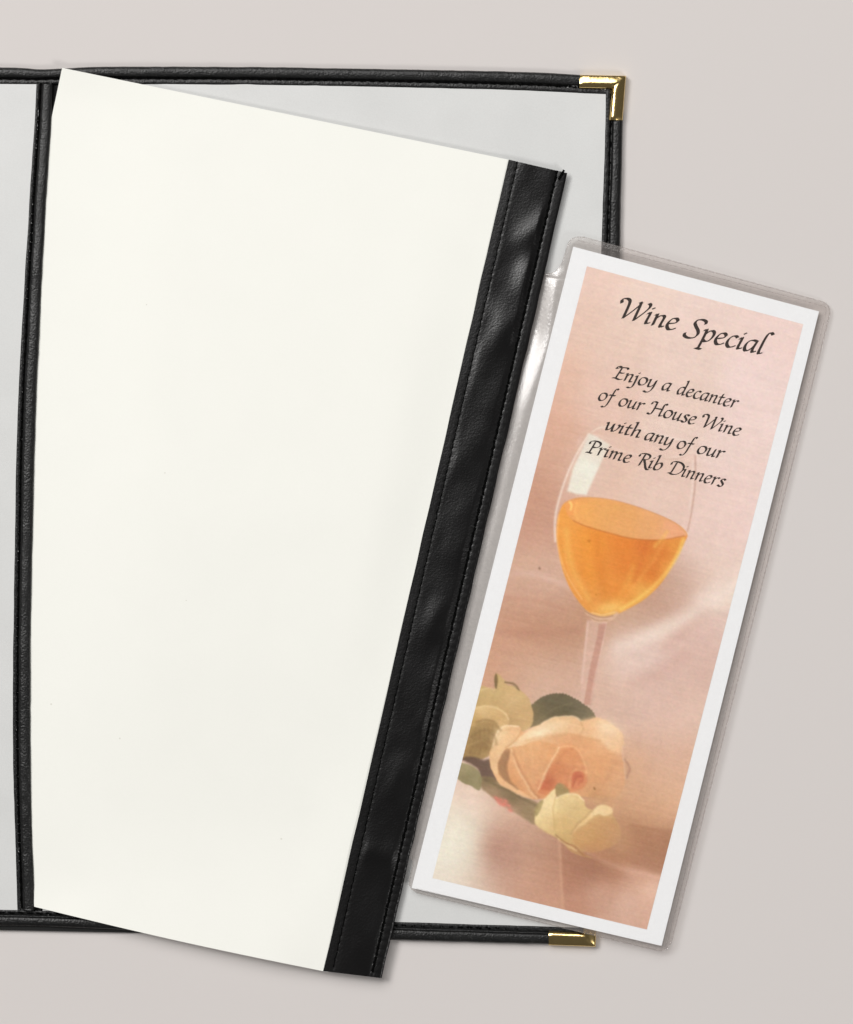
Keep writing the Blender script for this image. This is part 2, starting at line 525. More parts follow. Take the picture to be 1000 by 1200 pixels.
def bump(cx, cy, rx, ry, ang, amp):
    c, s = math.cos(ang), math.sin(ang)
    dx = PX - cx; dy = PY - cy
    u = (dx * c + dy * s) / rx; v = (-dx * s + dy * c) / ry
    return amp * np.exp(-(u * u + v * v))
R = np.zeros((nb, na))
# creases of the upper part: folds that run from lower left to upper right
R += bump(640, 262, 46, 15, math.radians(-35), 1.05)
R += bump(600, 300, 14, 30, math.radians(8), -0.35)
R += bump(622, 330, 19, 34, math.radians(14), 1.35)
R += bump(627, 333, 9, 15, math.radians(14), -1.15)
R += bump(588, 372, 12, 20, math.radians(-20), 0.5)
R += bump(596, 385, 26, 16, math.radians(-50), 0.55)
R += bump(575, 420, 15, 34, math.radians(20), 0.35)
R += bump(588, 462, 34, 15, math.radians(-55), 0.40)
R += bump(560, 520, 40, 16, math.radians(-58), 0.42)
R += bump(552, 590, 34, 15, math.radians(-50), 0.38)
R += bump(540, 640, 30, 15, math.radians(-65), 0.40)
R += bump(515, 720, 40, 15, math.radians(-60), 0.55)
R += bump(512, 790, 14, 34, math.radians(20), 0.5)
R += bump(500, 840, 12, 24, math.radians(20), 0.4)
R += bump(470, 905, 30, 14, math.radians(-60), 0.35)
R += bump(450, 1000, 32, 12, math.radians(10), 0.35)
R += 0.10 * noise2(nb, na, 26, 14, 5) + 0.05 * noise2(nb, na, 11, 9, 6)
mid = np.clip((aa - 0.17) / 0.10, 0, 1) * np.clip((0.80 - aa) / 0.10, 0, 1)
mid = mid * mid * (3 - 2 * mid)
relief = 1.1 * R * mid
# slightly crowned between the seams, hems pressed flat
base = 6.1 + 0.22 * np.sin(np.clip((aa - 0.16) / 0.66, 0, 1) * math.pi) ** 0.7
SEAM1, SEAM2 = 0.155, 0.825
groove = -0.06 * np.exp(-((aa - SEAM1) / 0.028) ** 2) - 0.16 * np.exp(-((aa - SEAM2) / 0.032) ** 2)
lenpx = 975.0; PITCH = 9.6
ph = (bb * lenpx / PITCH) % 1.0
hole = np.exp(-((np.minimum(ph, 1 - ph) * PITCH) / 1.8) ** 2)
groove = groove - 0.10 * hole * (np.exp(-((aa - SEAM1) / 0.02) ** 2) + 1.3 * np.exp(-((aa - SEAM2) / 0.022) ** 2))
hem = 0.09 * (1 - hole) * np.exp(-((aa - 0.93) / 0.06) ** 2) * np.clip(bb * 1.5, 0.25, 1)
roll = - 0.45 * np.clip((aa - 0.97) / 0.03, 0, 1) ** 2
hemslope = -0.25 * np.clip((0.15 - aa) / 0.15, 0, 1)
SZ = (base + relief + groove + hem + roll + hemslope) * MM
strip_o = slab('vinyl_strip', at(PX, PY, SZ), 0.0007, M_strip, page)
for (t, seamname, rad) in ((SEAM1, 'stitching', 0.6), (SEAM2, 'stitching', 1.15)):
    sv = []; sf = []
    st = PITCH * 0.5
    while st < lenpx - 2:
        v = st / lenpx
        a = Lp[int(v * (nb - 1))]; b = Rp[int(v * (nb - 1))]
        ctr = a + (b - a) * t
        d = (Rp[-1] - Rp[0]); d = d / np.hypot(*d)
        r = random.uniform(-0.16, 0.16)
        d = np.array([d[0] - d[1] * r, d[1] + d[0] * r])
        add_stitch(sv, sf, ctr, d, PITCH * 0.98, rad, 6.00 * MM)
        st += PITCH
    if t == SEAM2:       # loose thread end at the top of the seam
        for q in range(4):
            add_stitch(sv, sf, np.array((656.5 + q * 1.1, 207.5 - q * 1.9)), np.array((0.5, -0.86)), 6, 1.1, 6.4 * MM)
    so = link(seamname, sv, sf, M_thread, strip_o, True, page)
    so['kind'] = 'stuff'

# ------------------------------------------------------------------ wine card and its clear pocket
O = np.array((672.0, 289.0)); U = np.array((0.9696, 0.2447)); V = np.array((-0.2447, 0.9696))
def fr(u, v):
    u = np.asarray(u, float)[..., None]; v = np.asarray(v, float)[..., None]
    return O + u * U + v * V

ZC = 0.0057       # top of the card
card = thing('wine_card', 'white bordered card printed with a glass of wine and pale roses, reading Wine Special',
             'card', at(722, 700, ZC - 0.0004))
def droop(u, v):
    """the card rests on the cover's right binding and bends down past it towards the table"""
    ub = 70 + 165 * np.clip(v / 775.0, 0, 1)
    w_ = np.maximum(0, np.asarray(u, float) - ub)
    return np.minimum(0.0000165 * w_ ** 2 / (w_ + 60) + 0.0000002 * w_, 0.0042)
def droop_px(x, y):
    dx = np.asarray(x) - O[0]; dy = np.asarray(y) - O[1]
    return droop(dx * U[0] + dy * U[1], dx * V[0] + dy * V[1])
def bil(c, u, v):
    c = [np.array(p, float) for p in c]
    return (1 - v) * ((1 - u) * c[0] + u * c[1]) + v * ((1 - u) * c[2] + u * c[3])
cc = [(672, 289), (960, 365), (482.5, 1040.5), (775.5, 1108.5)]
uu = np.linspace(0, 1, 20)[None, :, None]; vv = np.linspace(0, 1, 40)[:, None, None]
g = bil(cc, uu, vv)
slab('card_sheet', at(g[..., 0], g[..., 1], ZC - droop_px(g[..., 0], g[..., 1])), 0.0004, M_card, card)

# ---------------- the printed photograph (flat print): colours per point of a fine sheet
PW, PH = 290, 940
pc = [(688, 312), (941.5, 380), (507, 1029), (758.2, 1089.3)]
uu = np.linspace(0, 1, PW)[None, :, None]; vv = np.linspace(0, 1, PH)[:, None, None]
G = bil(pc, uu, vv)
X = G[..., 0]; Y = G[..., 1]

ctrl = [
 (690,320,234,205,194),(760,335,236,211,201),(830,355,236,212,205),(930,385,238,213,208),(670,380,229,197,183),(720,400,231,204,192),
 (800,420,234,209,200),(900,440,238,214,210),(655,440,228,190,172),(710,460,228,196,183),(790,480,232,207,197),(900,490,239,215,211),
 (640,500,221,178,158),(636,540,212,168,147),(700,540,225,191,175),(780,560,230,202,191),(860,540,236,212,206),(880,600,238,212,208),
 (622,590,206,160,139),(625,625,207,161,142),(615,665,214,176,154),(640,680,216,180,163),(840,600,234,206,198),(840,650,234,208,200),
 (810,690,214,180,165),(780,704,198,160,142),(845,690,234,214,203),(600,690,210,170,150),(640,720,206,162,140),(600,730,200,150,124),
 (640,740,190,142,115),(670,735,196,152,126),(740,716,204,164,140),(760,760,229,204,196),(720,780,220,188,172),(830,740,229,200,192),
 (800,760,222,188,178),(785,790,216,182,170),(825,775,217,184,172),(580,770,210,164,140),(620,775,213,175,153),(660,790,213,175,157),
 (720,820,217,182,166),(760,830,224,192,182),(805,835,229,198,184),(760,870,220,184,168),(795,890,221,182,162),(780,915,224,182,155),
 (740,900,210,166,140),(790,945,234,192,163),(750,950,210,164,130),(772,975,200,150,118),(782,1004,160,114,86),(730,985,180,130,96),
 (700,1000,186,136,110),(740,1020,196,148,124),(770,1030,222,176,154),(755,1060,222,182,166),(720,1060,212,174,154),(690,1030,196,148,126),
 (670,1005,176,126,102),(665,1050,205,158,134),(640,1000,186,140,116),(640,1040,206,160,137),(610,990,192,148,124),(610,1030,208,164,143),
 (580,1010,198,156,138),(585,980,196,154,138),(556,1035,226,204,190),(545,1000,230,222,208),(520,1010,228,222,210),(515,1030,232,212,200),
 (530,960,230,222,207),(535,930,231,206,190),(560,950,233,211,197),(590,960,222,186,167),(620,970,206,162,142),(560,920,226,192,175),
 (560,800,208,162,134),(600,940,216,180,160)]
ctrl = np.array(ctrl, float)
num = np.zeros((PH, PW, 3)); den = np.zeros((PH, PW, 1))
for cx, cy, r_, g_, b_ in ctrl:
    d2 = (X - cx) ** 2 + (Y - cy) ** 2
    w = (np.exp(-d2 / (2 * 24.0 ** 2)) + 1e-3 / (1 + d2 / 900.0) ** 2)[..., None]
    num += w * np.array((r_, g_, b_)); den += w
IM = num / den

def bbox(pts, pad):
    x0, y0 = pts.min(0) - pad; x1, y1 = pts.max(0) + pad
    msk = (X >= x0) & (X <= x1) & (Y >= y0) & (Y <= y1)
    return np.nonzero(msk)
WX = np.zeros((PH, PW)); WY = np.zeros((PH, PW))
def sdist(pts, xs, ys, closed=True):
    """signed distance (negative inside) to a polygon"""
    n_ = len(pts)
    dmin = np.full(xs.shape, 1e9); ins = np.zeros(xs.shape, bool)
    for i in range(n_ if closed else n_ - 1):
        ax, ay = pts[i]; bx, by = pts[(i + 1) % n_]
        ex, ey = bx - ax, by - ay
        L2 = ex * ex + ey * ey + 1e-12
        t = np.clip(((xs - ax) * ex + (ys - ay) * ey) / L2, 0, 1)
        dmin = np.minimum(dmin, (xs - ax - t * ex) ** 2 + (ys - ay - t * ey) ** 2)
        if closed:
            c = (ay > ys) != (by > ys)
            with np.errstate(divide='ignore', invalid='ignore'):
                xi = ax + (ys - ay) / (by - ay if by != ay else 1e-9) * ex
            ins ^= c & (xs < xi)
    d = np.sqrt(dmin)
    return np.where(ins, -d, d)
def paint(pts, col, soft=1.2, op=1.0, smooth=True, raw=False, shade=None):
    """soft filled shape; shade(x, y) may return colours"""
    p = catmull(pts, 5, True) if smooth else np.array(pts, float)
    idx = bbox(p, soft * 2 + 1)
    if len(idx[0]) == 0: return
    xs, ys = X[idx] + WX[idx], Y[idx] + WY[idx]
    sd = sdist(p, xs, ys)
    a = np.clip(0.5 - sd / (2 * soft), 0, 1); a = a * a * (3 - 2 * a) * op
    c = np.array(col, float)[None, :] if shade is None else shade(xs, ys)
    IM[idx] = IM[idx] * (1 - a[:, None]) + c * a[:, None]
def stroke(pts, col, width, op=1.0, soft=1.0, taper=False):
    p = catmull(pts, 6)
    idx = bbox(p, width + soft * 2)
    if len(idx[0]) == 0: return
    xs, ys = X[idx] + WX[idx], Y[idx] + WY[idx]
    d = sdist(p, xs, ys, False)
    a = np.clip(0.5 - (d - width / 2) / (2 * soft), 0, 1) * op
    IM[idx] = IM[idx] * (1 - a[:, None]) + np.array(col, float) * a[:, None]
def blob(cx, cy, rx, ry, ang, col, op):
    c, s = math.cos(math.radians(ang)), math.sin(math.radians(ang))
    u = ((X - cx) * c + (Y - cy) * s) / rx; v = (-(X - cx) * s + (Y - cy) * c) / ry
    a = (op * np.exp(-(u * u + v * v)))[..., None]
    IM[:] = IM * (1 - a) + np.array(col, float) * a
def grad(stops):
    """colour field from inverse distance between stops [(x, y, rgb)]"""
    st = [(x, y, np.array(c, float)) for x, y, c in stops]
    def fn(xs, ys):
        num = 0; den = 0
        for x, y, c in st:
            w = 1.0 / (((xs - x) ** 2 + (ys - y) ** 2) + 25.0) ** 1.4
            num = num + w[:, None] * c; den = den + w[:, None]
        return num / den
    return fn
def zz(lst, ox, oy, k):
    return [(ox + a / k, oy + b / k) for a, b in lst]

# folds of the cloth
stroke([(900, 672), (845, 704), (800, 726), (760, 744), (725, 758)], (240, 222, 212), 7, 0.80, 11)
blob(752, 770, 34, 20, -20, (232, 208, 202), 0.5)
stroke([(870, 668), (845, 680), (820, 700)], (236, 212, 204), 10, 0.5, 7)
stroke([(585, 672), (620, 672), (650, 680), (672, 690)], (224, 190, 178), 5, 0.5, 4)
stroke([(590, 700), (630, 704), (665, 715)], (190, 138, 118), 4, 0.30, 3)
stroke([(590, 740), (640, 742), (680, 738)], (184, 132, 112), 7, 0.35, 5)
stroke([(800, 770), (770, 790), (740, 800)], (204, 160, 148), 12, 0.35, 8)
stroke([(830, 715), (800, 740), (780, 760)], (206, 164, 152), 8, 0.30, 6)
blob(590, 1000, 24, 26, 15, (186, 140, 124), 0.45)
blob(548, 985, 22, 34, 20, (232, 226, 212), 0.6)
blob(548, 935, 26, 12, 35, (234, 206, 194), 0.6)
paint([(657, 985), (690, 1000), (735, 1015), (800, 1035), (780, 1110), (661, 1080)], None, 1.8, 0.6, False,
      shade=grad([(660, 1005, (172, 120, 96)), (668, 1030, (178, 126, 102)), (672, 1062, (192, 142, 120)), (690, 1012, (170, 118, 94)), (715, 1020, (182, 132, 106)),
                  (705, 1050, (206, 162, 142)), (735, 1060, (220, 182, 164)), (765, 1045, (228, 186, 166)), (750, 1025, (210, 164, 142))]))
stroke([(655.5, 985), (658, 1030), (661, 1072)], (222, 176, 148), 3.0, 0.45, 2.0)
blob(695, 1015, 28, 16, 12, (164, 114, 90), 0.5)
blob(580, 990, 20, 20, 10, (182, 136, 118), 0.5)
paint([(676, 985), (700, 992), (740, 1012), (790, 1028), (792, 1012), (800, 975), (740, 965)], (170, 120, 92), 2.2, 0.45, False)
stroke([(690, 1000), (730, 1018), (785, 1032)], (226, 182, 164), 4, 0.5, 3)

blob(845, 695, 40, 13, -28, (246, 230, 222), 0.55)
blob(770, 742, 40, 9, -26, (244, 226, 216), 0.55)
blob(735, 780, 22, 26, 0, (234, 208, 198), 0.45)
blob(530, 985, 26, 50, 14, (242, 236, 222), 0.6)
blob(772, 1045, 26, 14, 14, (240, 204, 184), 0.5)
blob(625, 590, 18, 40, 14, (196, 146, 122), 0.35)
# wine glass ------------------------------------------------
bowl_l = [(690, 509), (676, 532), (664, 558), (654, 590), (650.5, 612), (651, 634), (655, 656), (663, 679), (676, 700), (691, 717)]
bowl_r = [(725, 718.5), (750, 704), (776, 681), (795, 652), (806, 624), (812, 596), (815.5, 560), (815, 532), (810, 518)]
paint(bowl_l + [(706, 724)] + bowl_r, None, 1.5, 0.28, True, shade=grad([(700, 540, (232, 206, 196)), (780, 560, (228, 196, 182)), (740, 580, (230, 196, 178))]))
stroke(bowl_l[:6], (246, 230, 220), 2.4, 0.75, 1.2)
stroke([(686.5, 510), (673, 533), (661, 560), (651, 590), (647.5, 612)], (204, 164, 146), 1.0, 0.5, 0.9)
stroke([(694, 506), (704, 501), (722, 500)], (244, 228, 218), 1.6, 0.6, 1.0)
stroke([(690, 509), (696, 516), (715, 524), (745, 532), (780, 536.5), (805, 533), (814, 528)], (240, 222, 212), 1.4, 0.45, 1.0)
stroke([(722, 500), (748, 503), (778, 511)], (240, 224, 214), 1.2, 0.4, 1.0)
stroke([(775, 511), (792, 514), (806, 518), (812, 526)], (244, 228, 222), 1.6, 0.6, 1.2)
stroke([(770, 536), (790, 538), (808, 533)], (206, 172, 158), 1.0, 0.5, 0.8)
stroke([(815, 534), (815, 565), (811, 598), (806, 622)], (190, 150, 134), 1.4, 0.75, 0.9)
stroke([(812, 540), (811.5, 570), (808, 596)], (244, 226, 220), 1.4, 0.5, 1.0)
paint([(691, 508), (700, 511.5), (714.5, 521), (700, 552), (687.5, 580), (676, 579), (665, 575.5), (672, 548)], None, 2.0, 0.88, False,
      shade=grad([(688, 520, (232, 226, 216)), (690, 550, (240, 240, 230)), (678, 570, (238, 236, 224)), (700, 530, (234, 224, 212))]))
wine = [(664, 588), (683, 583), (717, 586), (756, 597.5), (790, 612), (805, 625), (802, 636), (792, 655), (776, 682), (757, 701), (738, 712.5), (722, 720),
        (707, 722.5), (692, 718.5), (680, 707), (667, 687), (658, 662), (653, 633), (653, 612), (657, 597)]
paint(wine, None, 1.3, 1.0, True, shade=grad([
    (660, 615, (238, 160, 72)), (662, 645, (236, 156, 66)), (674, 680, (232, 152, 70)), (695, 640, (236, 148, 52)), (690, 670, (230, 142, 50)), (700, 700, (228, 150, 70)),
    (730, 640, (226, 128, 42)), (735, 660, (224, 126, 42)), (725, 690, (228, 138, 52)), (755, 640, (216, 114, 40)), (752, 665, (222, 126, 46)), (775, 645, (222, 128, 50)),
    (790, 640, (230, 150, 66)), (780, 665, (234, 160, 74)), (755, 695, (236, 174, 84)), (712, 715, (232, 170, 86))]))
surf = [(663, 590), (683, 583.5), (717, 586), (756, 597.5), (790, 612.5), (805, 626), (795, 630), (773, 632.5), (742, 631), (717, 625), (686, 616), (668, 607)]
paint(surf, None, 1.1, 1.0, True, shade=grad([
    (668, 598, (240, 160, 92)), (685, 600, (238, 172, 98)), (710, 600, (232, 168, 102)), (735, 612, (230, 166, 106)), (760, 615, (230, 168, 116)), (790, 622, (236, 172, 138))]))
stroke([(664, 589), (683, 583.3), (717, 585.7), (756, 597), (790, 612), (804, 625)], (204, 146, 108), 1.0, 0.55, 0.8)
stroke([(672, 610), (686, 616.3), (717, 625.5), (742, 631.3), (773, 633), (802, 628)], (186, 104, 46), 1.3, 0.75, 0.8)
stroke([(668, 588.5), (670, 592), (669, 597)], (255, 214, 130), 2.6, 0.9, 1.2)
stroke([(676, 590), (674, 600), (677, 608)], (250, 190, 110), 3.2, 0.6, 1.6)
stroke([(782, 623), (777, 630), (768, 640)], (246, 196, 104), 3.0, 0.6, 2.2)
stroke([(779, 634), (765, 658), (745, 685), (722, 714)], (240, 170, 84), 3.2, 0.55, 2.8)
stroke([(742, 665), (735, 685), (722, 705), (714, 718)], (242, 176, 84), 5.0, 0.45, 4.0)
stroke([(801, 632), (793, 652), (777, 676), (753, 698), (728, 714)], (250, 214, 118), 3.4, 0.85, 2.2)
stroke([(655, 604), (653, 630), (658, 656), (667, 678), (682, 702)], (248, 190, 122), 1.8, 0.75, 1.0)
stroke([(661, 640), (666, 666), (676, 688)], (246, 176, 96), 2.0, 0.5, 1.4)
stroke([(757, 636), (750, 660), (744, 680)], (204, 100, 34), 5.0, 0.30, 3.2)
paint(wine, (246, 196, 122), 1.3, 0.16)
stroke([(664, 622), (667, 650), (676, 678), (690, 702)], (248, 196, 108), 5.0, 0.55, 4.0)
stroke([(700, 628), (703, 660), (710, 700)], (214, 122, 36), 8.0, 0.35, 6.0)
stroke([(684, 622), (688, 655), (698, 695)], (240, 164, 66), 6.0, 0.35, 5.0)
blob(768, 668, 10, 22, 28, (208, 104, 34), 0.35)
blob(716, 712, 16, 6, -10, (248, 204, 120), 0.6)
blob(690.5, 634.0, 1.8, 1.5, 0, (196, 120, 30), 0.9)
blob(699, 697, 1.2, 1.2, 0, (200, 122, 40), 0.8)
# stem
paint([(688, 727), (712, 727), (708, 742), (700, 780), (692, 824), (680, 824), (682, 785), (686, 750)], (222, 186, 172), 1.6, 0.65, False)
paint([(702, 731), (711.5, 731), (706, 752), (699, 788), (692.5, 826), (684, 826), (692, 780), (700, 745)], (196, 146, 130), 1.2, 0.75, False)
stroke([(711, 730), (706, 756), (698, 790), (692, 824)], (232, 198, 186), 1.3, 0.55, 0.8)
stroke([(689, 730), (686, 760), (682, 800)], (236, 206, 194), 2.0, 0.55, 1.3)
paint([(684, 714.5), (694, 719.5), (706, 722), (718, 720), (725, 717), (721, 724), (712, 729), (698, 729), (689, 722)], (222, 184, 158), 1.0, 0.85)
stroke([(685, 716), (695, 721), (707, 723.5), (718, 721.5)], (160, 112, 78), 1.2, 0.65, 0.8)
stroke([(690, 722), (700, 727), (712, 727)], (172, 126, 98), 1.1, 0.6, 0.8)
stroke([(694, 718), (706, 720.5), (722, 717)], (250, 216, 166), 1.3, 0.7, 0.9)

WX = 0.9 * noise2(PH, PW, 14, 14, 81) + 0.35 * noise2(PH, PW, 4, 4, 82)
WY = 0.9 * noise2(PH, PW, 14, 14, 83) + 0.35 * noise2(PH, PW, 4, 4, 84)
# roses -----------------------------------------------------
def q(lst): return zz(lst, 540, 780, 4.545)
leaf_top = resample(catmull(q([(372,212),(405,190),(430,172),(462,155),(500,146),(540,149),(572,160),(612,178),(650,200),(682,222),(702,245),(720,282)]), 6), 47)
leaf_top = [p_ + (np.array((0.5, -0.8)) if k_ % 2 else np.array((-0.2, 0.5))) for k_, p_ in enumerate(leaf_top)]
paint([tuple(p_) for p_ in leaf_top] + q([(690,292),(640,308),(540,305),(420,318),(370,330)]), None, 0.6, 0.97, False,
      shade=grad([(625, 840, (118, 102, 70)), (650, 815, (100, 88, 64)), (680, 828, (110, 98, 74)), (660, 838, (94, 82, 56)), (693, 840, (126, 112, 86))]))
stroke(q([(400, 300), (500, 230), (600, 200)]), (132, 118, 86), 1.2, 0.5, 1.0)
paint(q([(-20,120),(80,120),(120,105),(180,125),(184,40),(235,75),(245,100),(300,118),(350,160),(372,200),(386,262),(370,330),(300,360),(210,430),(120,495),(0,500),(-40,480)]),
      None, 1.2, 0.96, True, shade=grad([(575, 808, (206, 176, 124)), (600, 820, (214, 180, 130)), (615, 840, (206, 168, 118)), (560, 840, (196, 164, 110)),
      (555, 870, (170, 138, 90)), (580, 875, (176, 142, 92)), (590, 850, (186, 150, 100)), (550, 885, (166, 134, 86))]))
paint(q([(184,40),(200,62),(200,90),(186,125)]), (140, 116, 72), 1.0, 0.6)
stroke(q([(240, 88), (270, 98), (305, 125)]), (140, 116, 80), 1.6, 0.6, 0.9)
paint(q([(60,228),(120,212),(180,222),(215,240),(252,270),(258,310),(215,345),(170,300),(110,290),(40,330)]), None, 1.2, 0.9, True,
      shade=grad([(565, 832, (222, 188, 138)), (590, 842, (214, 176, 124)), (558, 846, (196, 160, 106))]))
paint(q([(70,330),(110,298),(165,305),(205,340),(180,420),(120,470),(40,470)]), (158, 126, 80), 3.0, 0.55)
for k_ in range(5):
    stroke(q([(80 + 22 * k_, 330), (70 + 25 * k_, 400), (50 + 24 * k_, 465)]), (140, 110, 68), 1.2, 0.45, 1.2)
paint(q([(10,495),(60,485),(120,500),(160,505),(172,560),(200,615),(150,610),(110,600),(90,550),(40,520)]), (98, 72, 60), 2.2, 0.9)
paint(q([(100,595),(170,600),(230,640),(310,690),(400,725),(420,780),(400,842),(300,790),(210,730),(120,660)]), None, 2.0, 0.9, True,
      shade=grad([(575, 915, (128, 106, 72)), (600, 935, (116, 96, 64)), (622, 950, (146, 122, 88)), (595, 950, (184, 148, 122)), (575, 930, (158, 128, 98))]))
stroke(q([(130, 612), (240, 660), (400, 745)]), (96, 78, 50), 3.0, 0.5, 1.8)
paint(q([(-10,520),(50,530),(90,555),(112,600),(104,660),(60,640),(-20,600)]), None, 1.0, 0.95, True,
      shade=grad([(545, 900, (162, 148, 112)), (556, 915, (150, 138, 100)), (548, 912, (140, 128, 90))]))
for px_, py_ in ((190,705),(215,715),(235,735),(255,745),(210,735),(265,770),(240,720),(200,720),(228,742)):
    x_, y_ = q([(px_, py_)])[0]
    blob(x_, y_, 3.2, 2.0, 30, (228, 128, 114), 0.75)
rose = q([(160,440),(185,370),(235,322),(310,322),(335,350),(430,308),(500,276),(600,268),(645,300),(720,280),(790,300),(850,350),(870,410),
          (855,465),(872,540),(880,600),(865,660),(820,700),(700,700),(520,690),(415,715),(310,680),(215,630),(168,565),(154,500)])
paint(rose, None, 1.2, 1.0, True, shade=grad([
    (600, 870, (228, 170, 122)), (625, 880, (230, 172, 124)), (640, 855, (232, 178, 132)), (680, 870, (228, 166, 118)), (710, 860, (234, 182, 138)), (725, 850, (240, 200, 162)),
    (660, 900, (216, 142, 92)), (700, 900, (222, 158, 110)), (722, 905, (222, 162, 118)), (690, 925, (216, 156, 110)), (610, 920, (218, 154, 104)), (640, 915, (214, 140, 92))]))
paint(q([(250,440),(300,390),(350,348),(430,310),(500,278),(600,270),(640,302),(640,360),(560,366),(480,380),(400,400),(300,430)]), None, 1.8, 0.9, True,
      shade=grad([(610, 862, (244, 210, 168)), (630, 852, (242, 208, 170)), (660, 845, (240, 200, 156)), (672, 850, (236, 190, 146))]))
paint(q([(640,304),(720,282),(790,300),(850,350),(868,410),(850,470),(800,455),(740,400),(640,375)]), None, 3.5, 0.8, True,
      shade=grad([(690, 850, (238, 192, 148)), (715, 855, (244, 208, 172)), (725, 870, (242, 204, 166))]))
paint(q([(520,440),(560,420),(610,430),(655,490),(668,560),(664,640),(600,670),(520,660),(430,660),(415,620),(470,540)]), None, 2.2, 0.85, True,
      shade=grad([(655, 885, (218, 140, 88)), (675, 880, (220, 142, 92)), (650, 910, (208, 124, 78)), (635, 920, (204, 116, 72)), (668, 912, (214, 132, 86))]))
paint(q([(590,580),(620,562),(655,575),(662,610),(640,650),(600,650),(582,615)]), (206, 112, 76), 5.0, 0.75)
stroke(q([(585, 620), (590, 580), (625, 565), (655, 590)]), (192, 96, 58), 1.6, 0.55, 1.2)
stroke(q([(540, 430), (600, 435), (650, 490), (668, 560)]), (234, 172, 122), 2.0, 0.6, 1.4)
paint(q([(420,620),(460,590),(500,630),(500,665),(450,690),(412,670)]), (204, 116, 72), 4.0, 0.7)
paint(q([(268,445),(340,425),(420,405),(500,420),(525,435),(480,520),(440,590),(415,650),(400,700),(350,680),(300,600),(262,520)]), None, 1.4, 0.80, True,
      shade=grad([(605, 880, (230, 174, 124)), (625, 875, (228, 170, 118)), (645, 880, (224, 158, 106)), (615, 905, (224, 160, 112)), (625, 925, (226, 164, 118))]))
stroke(q([(525, 438), (480, 520), (440, 590), (412, 660)]), (240, 190, 144), 1.8, 0.75, 1.0)
stroke(q([(272, 450), (300, 540), (350, 630), (405, 705)]), (238, 188, 142), 1.8, 0.75, 1.0)
stroke(q([(285, 450), (315, 540), (365, 630), (415, 700)]), (198, 130, 86), 1.6, 0.5, 1.4)
paint(q([(215,475),(245,450),(262,460),(248,530),(256,600),(290,650),(260,640),(215,590),(196,540)]), (160, 116, 80), 2.6, 0.85)
paint(q([(200,580),(235,610),(300,655),(390,705),(300,685),(215,635),(170,570)]), (236, 186, 140), 1.6, 0.9)
paint(q([(158,450),(185,372),(200,345),(235,322),(310,322),(318,345),(290,395),(245,440),(215,480),(196,530),(200,580),(168,565),(155,505)]), None, 1.2, 1.0, True,
      shade=grad([(580, 870, (240, 198, 152)), (590, 855, (242, 206, 160)), (602, 855, (236, 190, 144)), (578, 890, (236, 192, 146))]))
stroke(q([(195, 372), (225, 350), (262, 340)]), (214, 160, 112), 1.3, 0.5, 1.2)
stroke(q([(240, 440), (290, 400), (318, 345)]), (206, 152, 104), 1.3, 0.6, 1.0)
paint(q([(870,500),(905,540),(885,600),(876,570)]), (186, 140, 118), 1.8, 0.6)
# the far side of the bloom melts into the cloth
blob(737, 905, 20, 34, 8, (220, 174, 140), 0.5)
blob(722, 930, 22, 18, 0, (214, 166, 130), 0.6)
blob(700, 935, 20, 9, 10, (208, 156, 112), 0.7)
for (sx, sy, ex, ey) in ((680, 885, 725, 880), (676, 895, 728, 900), (680, 905, 722, 915), (640, 862, 690, 866), (612, 872, 636, 876)):
    stroke([(sx, sy), ((sx + ex) / 2, (sy + ey) / 2 - 3), (ex, ey)], (234, 180, 130), 3, 0.30, 3.0)
blob(632, 859, 16, 5, -16, (250, 234, 204), 0.75)
blob(650, 850, 18, 5, -8, (246, 222, 188), 0.5)
blob(712, 852, 15, 9, 20, (248, 222, 192), 0.6)
blob(584, 862, 6, 12, 24, (246, 218, 178), 0.6)
paint(q([(525,440),(560,425),(610,440),(650,500),(668,570),(655,640),(610,668),(560,650),(520,660),(470,665),(425,650),(455,570),(490,500)]), None, 1.4, 0.7, True,
      shade=grad([(655, 880, (222, 150, 98)), (672, 886, (220, 146, 96)), (655, 905, (206, 124, 78)), (640, 915, (192, 98, 62)), (664, 918, (216, 140, 96)), (680, 900, (222, 152, 104))]))
paint(q([(590,600),(605,570),(640,562),(658,585),(650,625),(625,655),(600,650)]), None, 1.6, 0.9, True,
      shade=grad([(674, 908, (190, 88, 58)), (682, 906, (208, 112, 76)), (676, 920, (214, 132, 92))]))
stroke(q([(580, 650), (576, 600), (600, 560), (640, 545), (668, 570)]), (236, 176, 126), 2.2, 0.45, 1.6)
stroke(q([(600, 640), (612, 600), (640, 590)]), (172, 76, 48), 2.2, 0.6, 1.4)
blob(640, 919, 9, 6, -20, (190, 92, 60), 0.7)
stroke(q([(522, 440), (560, 430), (610, 440), (652, 500), (670, 570)]), (242, 188, 138), 2.0, 0.6, 1.2)
stroke(q([(525, 438), (490, 505), (455, 570), (415, 655)]), (246, 204, 158), 2.2, 0.6, 1.3)
stroke(q([(350, 398), (440, 385), (560, 368), (650, 385), (740, 402)]), (208, 150, 102), 2.4, 0.5, 2.2)
stroke(q([(270, 450), (300, 545), (345, 630), (405, 708)]), (246, 202, 156), 2.0, 0.55, 1.2)
stroke(q([(280, 470), (318, 560), (370, 650), (418, 705)]), (180, 112, 72), 2.2, 0.5, 1.6)
stroke(q([(255, 470), (245, 540), (262, 610), (300, 655)]), (140, 96, 66), 2.6, 0.5, 1.6)
stroke(q([(168, 430), (195, 362), (240, 322), (310, 323)]), (252, 230, 194), 1.6, 0.7, 0.9)
stroke(q([(430, 308), (500, 276), (600, 268), (645, 300)]), (250, 226, 192), 1.6, 0.6, 0.9)
